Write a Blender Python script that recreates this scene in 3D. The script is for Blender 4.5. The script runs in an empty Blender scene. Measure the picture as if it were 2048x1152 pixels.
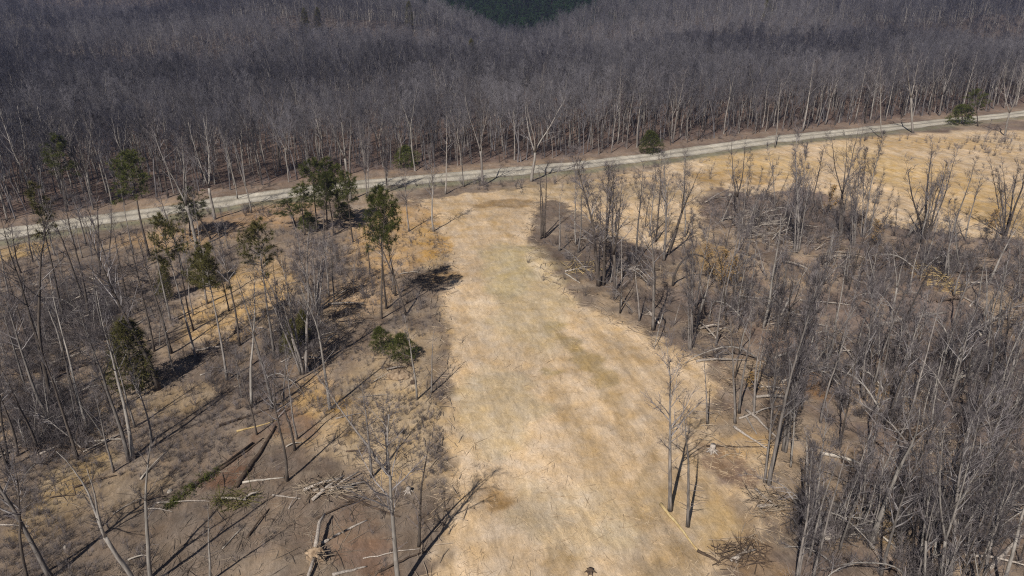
import bpy, math, random
import numpy as np
from mathutils import Vector, Matrix

R = math.radians
S = bpy.context.scene
COL = S.collection

# ------------------------------------------------------------------ camera, sky, sun, exposure
CAM_H, FPX, PITCH = 45.0, 1450.0, R(24)
cd = bpy.data.cameras.new('camera'); cam = bpy.data.objects.new('camera', cd); COL.objects.link(cam)
cam.location = (0, 0, CAM_H); cam.rotation_euler = (R(90) - PITCH, 0, 0)
cd.sensor_width = 36; cd.lens = 36 * FPX / 2048; cd.clip_start = .5; cd.clip_end = 6000
S.camera = cam
SUN_EL, SUN_AZ = R(46), R(205)            # azimuth clockwise from +Y: behind the camera and a little to the left
W = bpy.data.worlds.new('World'); S.world = W; W.use_nodes = True
nt = W.node_tree; bg = nt.nodes['Background']
sky = nt.nodes.new('ShaderNodeTexSky'); sky.sky_type = 'NISHITA'; sky.sun_disc = False
sky.sun_elevation = SUN_EL; sky.sun_rotation = SUN_AZ; sky.air_density = .6; sky.dust_density = .6
nt.links.new(sky.outputs[0], bg.inputs[0]); bg.inputs[1].default_value = .05
sd = bpy.data.lights.new('sun', 'SUN'); sd.energy = 5.0; sd.angle = R(.5); sd.color = (1, .925, .83)
sun = bpy.data.objects.new('sun', sd); COL.objects.link(sun)
sdir = Vector((math.sin(SUN_AZ) * math.cos(SUN_EL), math.cos(SUN_AZ) * math.cos(SUN_EL), math.sin(SUN_EL)))
sun.rotation_euler = sdir.to_track_quat('Z', 'Y').to_euler(); sun.location = (-60, -120, 150)
S.view_settings.view_transform = 'Standard'; S.view_settings.look = 'None'
S.view_settings.exposure = 0.0; S.view_settings.gamma = 1.0
S.cycles.use_denoising = False
S.cycles.filter_width = 1.15
S.cycles.max_bounces = 3; S.cycles.diffuse_bounces = 1

# ------------------------------------------------------------------ helpers
def noise2(x, y, seed=0):
    x = np.asarray(x, float); y = np.asarray(y, float)
    xi = np.floor(x).astype(np.int64); yi = np.floor(y).astype(np.int64)
    fx = x - xi; fy = y - yi; fx = fx*fx*(3-2*fx); fy = fy*fy*(3-2*fy)
    def h(a, b):
        n = (a*374761393 + b*668265263 + seed*1442695041) & 0xffffffff
        n = ((n ^ (n >> 13)) * 1274126177) & 0xffffffff
        return ((n ^ (n >> 16)) & 0xffff) / 65535.0
    return (h(xi,yi)*(1-fx)+h(xi+1,yi)*fx)*(1-fy) + (h(xi,yi+1)*(1-fx)+h(xi+1,yi+1)*fx)*fy
def fbm(x, y, s, octv=4, seed=0):
    t = 0; a = .5; tot = 0
    for k in range(octv):
        t = t + a*noise2(x*s, y*s, seed+k*17); tot += a; a *= .5; s *= 2.03
    return t/tot - .5
def gauss(x, y, cx, cy, rx, ry): return np.exp(-((x-cx)/rx)**2 - ((y-cy)/ry)**2)
def sstep(a, b, v):
    t = np.clip((v-a)/(b-a), 0, 1); return t*t*(3-2*t)

def ray(px, py):
    u = (px-1024)/FPX; v = (576-py)/FPX
    return u, math.cos(PITCH)+v*math.sin(PITCH), v*math.cos(PITCH)-math.sin(PITCH)
def G(px, py):                                # pixel of the photograph -> point on level ground
    u, dy, dz = ray(px, py); t = -CAM_H/dz
    return u*t, dy*t

ROADPX = [(-330,520),(-160,493),(13,467),(167,444),(340,420),(480,399),(700,371),(852,358),(1000,345),(1150,331),(1290,315),(1400,300),(1550,279),(1700,262),(1850,246),(2048,226),(2150,216),(2300,203)]
def catmull(P, n):
    out = []
    for i in range(len(P)-1):
        p0 = P[max(i-1,0)]; p1 = P[i]; p2 = P[i+1]; p3 = P[min(i+2,len(P)-1)]
        for k in range(n):
            t = k/n
            out.append(tuple(.5*((2*b)+(c-a)*t+(2*a-5*b+4*c-d)*t*t+(3*b-a-3*c+d)*t**3) for a,b,c,d in zip(p0,p1,p2,p3)))
    out.append(P[-1]); return out
ROAD = catmull([G(*p) for p in ROADPX], 10)
RA = np.array(ROAD)
def road_y(x): return np.interp(x, RA[:,0], RA[:,1])
def road_d(x, y):                              # signed: + beyond the road
    yy = road_y(x); sl = (road_y(np.asarray(x)+1)-road_y(np.asarray(x)-1))/2
    return (y-yy)/np.sqrt(1+sl*sl)

def height(x, y):
    x = np.asarray(x, float); y = np.asarray(y, float)
    rd = np.abs(road_d(x, y)); near = sstep(5, 12, rd)
    z = near*(fbm(x,y,.09,3,5)*.9 + fbm(x,y,.35,3,9)*.35)
    far = sstep(190, 330, y)
    z = z + far*(fbm(x*.75,y,1/115,3,31)*34)
    z = z - 18*gauss(x,y,-118,322,60,30) - 14*gauss(x,y,-95,415,46,24) - 20*gauss(x,y,250,400,70,34) - 10*gauss(x,y,-230,430,90,50)
    az = x/np.maximum(y,1)
    # ridge with a notch
    ridge = np.exp(-((y-480)/85)**2)
    v = np.clip(np.abs(x-4)/52, 0, 1)**1.1
    z = z + ridge*(-10 + 25*v - 15*sstep(120,300,-x) - 9*sstep(170,330,x))*sstep(250,400,y)
    # valley behind it, then hills
    z = z - 22*gauss(x,y,4,590,110,70)
    z = z + sstep(600,980,y)*78 + sstep(560,900,y)*fbm(x,y,1/200,3,77)*34
    return z
def hz(x, y): return float(height(x, y))

class MB:
    def __init__(s): s.v = []; s.f = []; s.m = []
    def tube(s, pts, rad, n=6, mi=0, cap=True):
        b = len(s.v); N = len(pts)
        for i, p in enumerate(pts):
            t = (pts[min(i+1,N-1)] - pts[max(i-1,0)])
            if t.length < 1e-9: t = Vector((0,0,1))
            t.normalize()
            ref = Vector((1,0,0)) if abs(t.x) < .75 else Vector((0,1,0))
            u = (ref - t*ref.dot(t)).normalized(); w = t.cross(u)
            for k in range(n):
                a = 2*math.pi*k/n
                s.v.append(p + (u*math.cos(a) + w*math.sin(a))*rad[i])
        for i in range(N-1):
            for k in range(n):
                k2 = (k+1) % n
                s.f.append((b+i*n+k, b+i*n+k2, b+(i+1)*n+k2, b+(i+1)*n+k)); s.m.append(mi)
        if cap and n > 3:
            s.f.append(tuple(b+(N-1)*n+k for k in range(n))); s.m.append(mi)
            s.f.append(tuple(b+n-1-k for k in range(n))); s.m.append(mi)
    def tri(s, a, b, c, mi=0):
        k = len(s.v); s.v += [a,b,c]; s.f.append((k,k+1,k+2)); s.m.append(mi)
    def quad(s, a, b, c, d, mi=0):
        k = len(s.v); s.v += [a,b,c,d]; s.f.append((k,k+1,k+2,k+3)); s.m.append(mi)
    def mesh(s, name, mats, smooth=True):
        me = bpy.data.meshes.new(name); me.from_pydata([tuple(p) for p in s.v], [], s.f)
        for m in mats: me.materials.append(m)
        if len(mats) > 1: me.polygons.foreach_set('material_index', s.m)
        if smooth: me.polygons.foreach_set('use_smooth', [True]*len(s.f))
        me.update(); return me

def link(name, data, parent=None):
    o = bpy.data.objects.new(name, data); COL.objects.link(o)
    if parent is not None: o.parent = parent
    return o
def tag(o, label, cat, group=None, kind=None):
    if label: o['label'] = label
    if cat: o['category'] = cat
    if group: o['group'] = group
    if kind: o['kind'] = kind
    return o
def empty(name, loc, label, cat, group=None):
    o = bpy.data.objects.new(name, None); COL.objects.link(o); o.location = loc; o.empty_display_size = .3
    return tag(o, label, cat, group)

# ------------------------------------------------------------------ materials
def mat(name, c1, c2, scale=3.0, rough=.95, vary=.25, stretch=(1,1,1), bump=0.0, tone=None):
    m = bpy.data.materials.new(name); m.use_nodes = True; t = m.node_tree; N = t.nodes; L = t.links
    b = N['Principled BSDF']; b.inputs['Roughness'].default_value = rough
    b.inputs['Specular IOR Level'].default_value = .15
    tc = N.new('ShaderNodeTexCoord'); mp = N.new('ShaderNodeMapping'); mp.inputs['Scale'].default_value = stretch
    L.new(tc.outputs['Object'], mp.inputs['Vector'])
    n = N.new('ShaderNodeTexNoise'); n.inputs['Scale'].default_value = scale; n.inputs['Detail'].default_value = 4
    L.new(mp.outputs[0], n.inputs['Vector'])
    mr = N.new('ShaderNodeMapRange'); mr.inputs['From Min'].default_value = .32; mr.inputs['From Max'].default_value = .68
    L.new(n.outputs['Fac'], mr.inputs['Value'])
    mx = N.new('ShaderNodeMix'); mx.data_type = 'RGBA'; mx.inputs['A'].default_value = (*c1,1); mx.inputs['B'].default_value = (*c2,1)
    L.new(mr.outputs[0], mx.inputs['Factor'])
    oi = N.new('ShaderNodeObjectInfo'); m2 = N.new('ShaderNodeMapRange')
    m2.inputs['To Min'].default_value = 1-vary; m2.inputs['To Max'].default_value = 1+vary
    L.new(oi.outputs['Random'], m2.inputs['Value'])
    hs = N.new('ShaderNodeHueSaturation'); L.new(mx.outputs['Result'], hs.inputs['Color']); L.new(m2.outputs[0], hs.inputs['Value'])
    if tone:                                  # stands of trees differ in colour; sunlit crests and shaded hollows painted in too
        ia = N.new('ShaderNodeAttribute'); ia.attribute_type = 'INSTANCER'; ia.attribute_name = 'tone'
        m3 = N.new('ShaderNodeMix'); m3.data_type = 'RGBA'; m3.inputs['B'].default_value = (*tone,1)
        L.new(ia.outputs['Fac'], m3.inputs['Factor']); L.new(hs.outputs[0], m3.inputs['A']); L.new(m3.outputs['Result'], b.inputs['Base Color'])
    else: L.new(hs.outputs[0], b.inputs['Base Color'])
    if bump:
        bp = N.new('ShaderNodeBump'); bp.inputs['Strength'].default_value = bump; bp.inputs['Distance'].default_value = .05
        L.new(n.outputs['Fac'], bp.inputs['Height']); L.new(bp.outputs[0], b.inputs['Normal'])
    return m
M = {
 'grey':  mat('grey_bark', (.11,.10,.094), (.29,.265,.245), 2.2, vary=.35, stretch=(3,3,.5), bump=.4),
 'fbark': mat('far_bark', (.085,.08,.085), (.20,.19,.195), 1.5, vary=.35, stretch=(3,3,.5)),
 'dark':  mat('dark_bark', (.055,.046,.040), (.13,.11,.095), 2.2, vary=.3, stretch=(3,3,.5), bump=.4),
 'pale':  mat('pale_bark', (.18,.165,.15), (.38,.355,.325), 1.6, vary=.2, stretch=(3,3,.6), bump=.3),
 'twig':  mat('grey_twigs', (.075,.066,.071), (.16,.145,.148), 1.1, vary=.35),
 'limb':  mat('pale_limbs', (.14,.13,.135), (.30,.285,.285), 1.1, vary=.35),
 'flimb': mat('far_limbs', (.10,.095,.105), (.21,.20,.215), .8, vary=.4),
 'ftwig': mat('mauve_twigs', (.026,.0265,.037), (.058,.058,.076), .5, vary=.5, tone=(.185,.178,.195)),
 'twigd': mat('dark_twigs', (.06,.05,.046), (.12,.10,.09), 1.1, vary=.3),
 'needle':mat('pine_needles', (.030,.039,.009), (.095,.105,.026), 1.2, rough=.8, vary=.3),
 'cedar': mat('cedar_foliage', (.045,.045,.014), (.115,.105,.034), 1.0, rough=.85, vary=.2),
 'fneedle':mat('far_needles', (.010,.026,.008), (.026,.058,.018), .3, rough=.85, vary=.4),
 'leaf':  mat('tan_leaves', (.26,.15,.055), (.45,.31,.14), 2.0, vary=.2),
 'log':   mat('weathered_log', (.19,.165,.145), (.44,.395,.35), 2.0, vary=.25, stretch=(4,4,4), bump=.4),
 'dlog':  mat('dark_log', (.05,.036,.028), (.13,.095,.07), 2.0, vary=.2, bump=.4),
 'fresh': mat('fresh_wood', (.40,.28,.12), (.62,.50,.28), 3.0, vary=.2, bump=.3),
 'slash': mat('slash_sticks', (.16,.12,.09), (.40,.33,.25), .9, vary=.2),
 'chip':  mat('wood_litter', (.20,.14,.09), (.66,.53,.37), 1.5, vary=.2),
 'dchip': mat('twig_litter', (.06,.045,.036), (.34,.28,.22), .6, vary=.2),
 'brush': mat('brush_twigs', (.075,.065,.067), (.24,.215,.212), .8, vary=.55),
 'soil':  mat('sandy_soil', (.17,.12,.08), (.42,.32,.22), 2.6, vary=.1, bump=.9),
 'stone': mat('pale_stone', (.25,.22,.19), (.52,.48,.42), 3.0, vary=.15, bump=.3),
}

# ------------------------------------------------------------------ zones of the ground (points of the photo carried to the ground)
def gp(L): return [G(*p) for p in L]
CLEAR = gp([(845,1300),(862,1152),(905,1010),(880,900),(872,840),(885,760),(893,680),(878,600),(905,545),(880,480),(858,430),(825,402),(930,388),(1060,378),(1300,338),(1400,316),(1560,292),(1800,268),(1990,258),(2060,262),(2300,262),(2300,500),(2060,478),(1940,476),(1850,462),(1740,448),(1700,405),(1600,378),(1500,392),(1430,372),(1400,400),(1420,480),(1330,500),(1220,470),(1110,400),(1078,405),(1058,470),(1095,540),(1155,597),(1240,642),(1310,667),(1425,724),(1450,775),(1420,830),(1440,905),(1530,890),(1545,985),(1530,1070),(1470,1100),(1445,1152),(1430,1300)])
THICK = gp([(1100,478),(1300,440),(1430,385),(1560,372),(1750,455),(2048,492),(2350,500),(2350,1300),(1600,1300),(1575,960),(1500,790),(1440,730),(1310,660),(1160,592)])
def inside(P, x, y):
    x = np.asarray(x); y = np.asarray(y); r = np.zeros(x.shape, bool); n = len(P)
    for i in range(n):
        x1,y1 = P[i]; x2,y2 = P[(i+1)%n]
        c = ((y1>y) != (y2>y)) & (x < (x2-x1)*(y-y1)/((y2-y1) if y2!=y1 else 1e-9)+x1); r ^= c
    return r
def edge_d(P, x, y):
    d = np.full(np.shape(x), 1e9); n = len(P)
    for i in range(n):
        x1,y1 = P[i]; x2,y2 = P[(i+1)%n]; dx,dy = x2-x1, y2-y1; l = dx*dx+dy*dy+1e-9
        t = np.clip(((x-x1)*dx+(y-y1)*dy)/l, 0, 1); d = np.minimum(d, np.hypot(x-x1-t*dx, y-y1-t*dy))
    return np.where(inside(P,x,y), d, -d)
# soil and litter patches: photo centre, photo radii, colour, strength
PATCH = [
 ((480,600),(95,85),(.47,.33,.18),.95), ((640,480),(90,60),(.28,.22,.17),.5), ((790,480),(90,70),(.46,.31,.165),.85), ((868,500),(30,28),(.44,.27,.10),.75), ((845,470),(30,20),(.42,.28,.13),.6), ((880,525),(26,16),(.40,.29,.16),.5),
 ((890,550),(40,12),(.38,.26,.14),.6), ((720,590),(80,40),(.44,.31,.19),.7), ((640,760),(30,25),(.48,.34,.2),.8), ((690,850),(45,60),(.46,.34,.21),.8), ((780,740),(100,80),(.38,.29,.19),.8), ((790,870),(95,110),(.46,.35,.22),.9),
 ((640,860),(70,60),(.42,.31,.19),.6), ((620,805),(60,30),(.44,.29,.13),.8), ((600,850),(50,30),(.16,.10,.08),.6), ((492,915),(30,45),(.19,.125,.09),.6),
 ((450,950),(60,30),(.15,.08,.05),.6), ((700,1080),(90,60),(.21,.145,.105),.7), ((750,1120),(60,50),(.19,.12,.085),.7), ((150,960),(60,60),(.38,.28,.15),.7), ((110,1030),(60,40),(.34,.25,.14),.5),
 ((40,505),(55,18),(.40,.28,.13),.7), ((330,480),(110,22),(.38,.26,.15),.8), ((550,430),(90,28),(.38,.26,.16),.8), ((470,450),(80,30),(.28,.19,.12),.6),
 ((340,800),(80,40),(.33,.25,.16),.7), ((250,1000),(70,50),(.33,.25,.16),.5), ((650,700),(90,60),(.24,.18,.13),.5),
 ((1115,655),(24,16),(.34,.255,.13),.7), ((1143,690),(26,22),(.30,.225,.11),.75), ((1170,725),(28,24),(.29,.215,.105),.75), ((1195,765),(22,26),(.31,.23,.115),.7), ((1222,810),(24,26),(.34,.25,.14),.6), ((1250,850),(30,26),(.37,.27,.16),.55), ((1100,648),(20,8),(.30,.22,.10),.7), ((1110,742),(18,6),(.33,.25,.12),.7), ((1330,780),(24,30),(.42,.31,.19),.4), ((1060,600),(80,110),(.45,.37,.23),.5), ((1000,830),(90,90),(.46,.38,.24),.5),
 ((1010,408),(60,8),(.26,.18,.10),.8), ((960,1000),(45,30),(.26,.16,.07),.7), ((1060,1010),(50,60),(.47,.40,.29),.5), ((1180,1050),(110,90),(.57,.46,.31),.6), ((1130,1130),(40,50),(.28,.18,.07),.5), ((1310,990),(40,60),(.35,.25,.12),.5),
 ((1230,1060),(60,40),(.60,.49,.33),.6), ((1010,540),(60,60),(.40,.34,.20),.5), ((1430,920),(40,30),(.20,.13,.09),.8), ((1320,930),(22,60),(.36,.26,.15),.6), ((1300,1070),(26,70),(.33,.25,.16),.6), ((1380,1000),(24,40),(.37,.28,.18),.5), ((1500,1040),(40,30),(.26,.19,.13),.6), ((1400,850),(40,40),(.40,.30,.19),.5), ((1350,1120),(50,40),(.30,.23,.15),.6), ((1470,955),(50,30),(.19,.13,.10),.8), ((1480,895),(60,25),(.50,.34,.17),.7), ((1440,1060),(70,50),(.44,.32,.17),.7),
 ((1520,330),(120,25),(.52,.37,.18),.6), ((1470,355),(90,14),(.36,.24,.11),.7), ((1850,285),(160,14),(.45,.32,.17),.7), ((1900,380),(120,80),(.49,.34,.16),.6), ((1740,330),(60,40),(.52,.38,.20),.6), ((1200,385),(200,22),(.36,.28,.18),.7),
 ((1440,530),(45,45),(.33,.23,.12),.7), ((1870,560),(40,30),(.30,.18,.07),.6), ((1620,760),(30,30),(.26,.15,.07),.6), ((1800,780),(40,30),(.26,.17,.08),.5), ((1760,1050),(60,40),(.26,.19,.10),.6), ((1500,1110),(60,50),(.30,.20,.11),.5), ((1560,680),(70,40),(.22,.15,.11),.5), ((2030,440),(40,40),(.36,.25,.12),.7),
 ((560,1040),(160,80),(.18,.138,.108),.6), ((300,1080),(220,90),(.175,.138,.108),.6),
]
def axis(lo, a, b, hi, fine, grow=1.09, cap=25):
    L = [a]; s = fine
    while L[-1] < b: L.append(L[-1]+fine)
    while L[-1] < hi: s = min(s*grow, cap); L.append(L[-1]+s)
    s = fine; F = []
    p = a
    while p > lo: s = min(s*grow, cap); p -= s; F.append(p)
    return np.array(F[::-1]+L)
def grid_mesh(name, X, Y, Z, m):
    ny, nx = X.shape; co = np.stack([X,Y,Z],-1).reshape(-1,3)
    i = np.arange(ny*nx).reshape(ny,nx); q = np.stack([i[:-1,:-1],i[:-1,1:],i[1:,1:],i[1:,:-1]],-1).reshape(-1,4)
    me = bpy.data.meshes.new(name); me.vertices.add(len(co)); me.vertices.foreach_set('co', co.ravel())
    me.loops.add(q.size); me.polygons.add(len(q)); me.loops.foreach_set('vertex_index', q.ravel())
    me.polygons.foreach_set('loop_start', np.arange(0,q.size,4)); me.polygons.foreach_set('use_smooth', np.ones(len(q),bool))
    me.update(calc_edges=True); me.validate(); me.materials.append(m); return me
def ground_mat(name, vcol=True, base=(.3,.3,.3), streak=(1,1,1), gravel=False):
    m = bpy.data.materials.new(name); m.use_nodes = True; t = m.node_tree; N = t.nodes; L = t.links
    b = N['Principled BSDF']; b.inputs['Roughness'].default_value = 1; b.inputs['Specular IOR Level'].default_value = .05
    tc = N.new('ShaderNodeTexCoord')
    def noise(sc, det, rough=.6, st=(1,1,1), rot=0, dist=0):
        mp = N.new('ShaderNodeMapping'); mp.inputs['Scale'].default_value = st; mp.inputs['Rotation'].default_value = (0,0,rot)
        n = N.new('ShaderNodeTexNoise'); n.inputs['Scale'].default_value = sc; n.inputs['Detail'].default_value = det; n.inputs['Roughness'].default_value = rough; n.inputs['Distortion'].default_value = dist
        m0 = N.new('ShaderNodeMapping'); m0.inputs['Rotation'].default_value = (0,0,rot); mp.inputs['Rotation'].default_value = (0,0,0)
        L.new(tc.outputs['Object'], m0.inputs[0]); L.new(m0.outputs[0], mp.inputs[0]); L.new(mp.outputs[0], n.inputs['Vector']); return n.outputs['Fac']
    def rng(v, a, b_, c, d):
        r = N.new('ShaderNodeMapRange'); L.new(v, r.inputs[0])
        for i, q in enumerate((a,b_,c,d)): r.inputs[1+i].default_value = q
        return r.outputs[0]
    def mul(a, b_):
        x = N.new('ShaderNodeMath'); x.operation = 'MULTIPLY'; L.new(a, x.inputs[0]); L.new(b_, x.inputs[1]); return x.outputs[0]
    if vcol:
        a = N.new('ShaderNodeAttribute'); a.attribute_name = 'Col'; c = a.outputs['Color']
    else:
        a = N.new('ShaderNodeRGB'); a.outputs[0].default_value = (*base,1); c = a.outputs[0]
    big = rng(noise(.2, 5, .65, (1,.4,1), R(-14), .5), .3, .7, .82, 1.18)
    mid = rng(noise(1.0, 6, .75, (1,.36,1), R(-12), .9), .32, .68, .76, 1.22)
    fine = rng(noise(3.4, 5, .85, (1,.45,1), R(-12), 1.2), .3, .7, .74, 1.24)
    st1 = rng(noise(.9, 5, .7, (1.7,.10,1), R(-15), .3), .32, .68, .90, 1.10)
    st2 = rng(noise(2.4, 4, .75, (1,.55,1), 0, 2.5), .30, .40, .55, 1.0)
    f = mul(mul(mul(big, mid), mul(fine, st1)), st2)
    hs = N.new('ShaderNodeHueSaturation'); L.new(c, hs.inputs['Color']); L.new(f, hs.inputs['Value'])
    L.new(rng(noise(.4, 4), .3, .7, .8, 1.2), hs.inputs['Saturation'])
    L.new(hs.outputs[0], b.inputs['Base Color'])
    bp = N.new('ShaderNodeBump'); bp.inputs['Strength'].default_value = .6; bp.inputs['Distance'].default_value = .12
    L.new(mul(mid, fine), bp.inputs['Height']); L.new(bp.outputs[0], b.inputs['Normal'])
    return m

xs = axis(-1500, -75, 100, 1500, .5, 1.06); ys = axis(-60, 38, 165, 2600, .5, 1.05)
X, Y = np.meshgrid(xs, ys)
Z = height(X, Y)
col = np.empty(X.shape+(3,)); LIT = np.array((.205,.162,.128)); col[:] = LIT
n1 = fbm(X,Y,.07,4,3)[...,None]; col *= 1+.7*n1
right = sstep(2, 22, X - .12*Y)[...,None]*(np.abs(Y)<1e9)[...,None]
col = col*(1-right) + np.array((.195,.150,.125))*(1+.8*n1)*right
warp = fbm(X,Y,.12,3,40)*5; warp2 = fbm(X,Y,.6,4,41)*3.4
ed = edge_d(CLEAR, X, Y) + warp*.5 + warp2
sw = (sstep(.03,.18,fbm(X,Y,.12,4,47))*.6)[...,None]*right; col = col*(1-sw)+np.array((.32,.245,.18))*(1+.6*n1)*sw
cm = sstep(-.35, .75, ed)[...,None]
tan = np.array((.55,.42,.28))*(1+.45*fbm(X,Y,.05,4,8)[...,None])
sw = (sstep(.02,.2,fbm(X*1.6+Y*.45,Y*.22,.2,5,12))*.5)[...,None]; tan = tan*(1-sw)+np.array((.40,.285,.155))*sw
sw = (sstep(.05,.22,fbm(X*1.3+Y*.35,Y*.3,.15,4,19))*.45)[...,None]; tan = tan*(1-sw)+np.array((.60,.48,.335))*sw
sw = (sstep(.06,.2,fbm(X,Y*.8,.07,4,29))*.5)[...,None]; col = col*(1-sw)+np.array((.42,.32,.21))*sw*(1+.4*n1)
sw = (sstep(.04,.2,fbm(X,Y*.8,.09,4,33))*.65)[...,None]; col = col*(1-sw)+np.array((.125,.095,.078))*sw
sw = (sstep(.05,.2,fbm(X*1.2,Y,.33,4,37))*.6)[...,None]; col = col*(1-sw)+np.array((.115,.088,.07))*sw
sw = (sstep(.08,.22,fbm(X,Y,.27,4,39))*.55)[...,None]; col = col*(1-sw)+np.array((.33,.26,.19))*sw
col = col*(1-cm)+tan*cm
wx = X + fbm(X,Y,.28,4,50)*6; wy = Y + fbm(X,Y,.28,4,51)*6
for (c, r, k, s) in PATCH:
    cx, cy = G(*c); x1,_ = G(c[0]+r[0],c[1]); _,y1 = G(c[0],c[1]-r[1]); _,y0 = G(c[0],c[1]+r[1])
    rr = max(x1-cx,1.); ry = max((y1-y0)/2,1.2); cy = (y0+y1)/2
    w = (s*sstep(1.2,.75, np.hypot((wx-cx)/rr,(wy-cy)/ry)))[...,None]
    col = col*(1-w)+np.array(k)*w
rd = road_d(X, Y)
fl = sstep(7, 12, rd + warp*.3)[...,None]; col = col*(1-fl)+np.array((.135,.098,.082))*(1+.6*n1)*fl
fl = (sstep(4.0,6,rd+warp2)*(1-sstep(9,13,rd+warp2)))[...,None]*.6; col = col*(1-fl)+np.array((.24,.18,.14))*fl
vg = (np.exp(-((rd+5.4+warp2*.8)/2.0)**2))[...,None]*.8; col = col*(1-vg)+np.array((.20,.20,.135))*vg
fr = sstep(260,420,Y)[...,None]; col = col*(1-fr)+np.array((.10,.082,.075))*(1+.5*n1)*fr
gv = (sstep(570,600,Y)*sstep(-140,-115,X)*(1-sstep(110,140,X)))[...,None]; col = col*(1-gv)+np.array((.03,.035,.02))*gv
gm = ground_mat('earth_and_litter')
me = grid_mesh('ground', X, Y, Z, gm)
ca = me.color_attributes.new('Col', 'FLOAT_COLOR', 'POINT')
ca.data.foreach_set('color', np.concatenate([np.clip(col,0.01,1), np.ones(X.shape+(1,))],-1).astype(np.float32).ravel())
tag(link('ground', me), None, None, kind='structure')

# the gravel road
ts = np.linspace(-1,1,9); P = np.array(catmull(ROAD, 3)); d = np.gradient(P, axis=0); d /= np.hypot(d[:,0],d[:,1])[:,None]
nrm = np.stack([-d[:,1], d[:,0]],1); HW = 3.5
wob = fbm(P[:,0],P[:,1],.18,4,90)*2.6
RX = P[:,0][:,None] + nrm[:,0][:,None]*(ts[None]*HW + (np.abs(ts)[None]**4)*wob[:,None]*np.sign(ts)[None]); RY = P[:,1][:,None] + nrm[:,1][:,None]*(ts[None]*HW + (np.abs(ts)[None]**4)*wob[:,None]*np.sign(ts)[None])
RZ = height(RX,RY) + .10 - .07*np.abs(ts)[None]**3
rm = ground_mat('pale_gravel', vcol=True)
me = grid_mesh('gravel_road', RX[:, ::-1], RY[:, ::-1], RZ[:, ::-1], rm)
rc = np.empty(RX.shape+(3,)); rc[:] = (.42,.39,.33)
prof = np.exp(-((np.abs(ts)-.45)/.2)**2)[None,:,None]; rc = rc*(1-.0*prof) + prof*np.array((.06,.055,.045)); rc *= (1-.35*np.exp(-(ts/.16)**2)-.25*(np.abs(ts)>.9))[None,:,None]
rc *= 1+.5*fbm(RX,RY,.2,3,91)[...,None]
ca = me.color_attributes.new('Col', 'FLOAT_COLOR', 'POINT'); ca.data.foreach_set('color', np.concatenate([rc[:, ::-1], np.ones(RX.shape+(1,))],-1).astype(np.float32).ravel())
tag(link('gravel_road', me), None, None, kind='structure')

# ------------------------------------------------------------------ trees
def perp(d, rg):
    v = Vector((rg.gauss(0,1), rg.gauss(0,1), rg.gauss(0,1))); v -= d*v.dot(d)
    return v.normalized() if v.length > 1e-6 else Vector((1,0,0))
def path(p, d, L, n, wander, up, rg):
    pts = [p.copy()]; d = d.normalized(); s = L/n
    for _ in range(n):
        d = (d + Vector((rg.gauss(0,wander),rg.gauss(0,wander),rg.gauss(0,wander))) + Vector((0,0,up))).normalized()
        pts.append(pts[-1] + d*s)
    return pts
def at(pts, t):
    f = t*(len(pts)-1); i = min(int(f), len(pts)-2); return pts[i].lerp(pts[i+1], f-i), (pts[i+1]-pts[i]).normalized()

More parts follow.
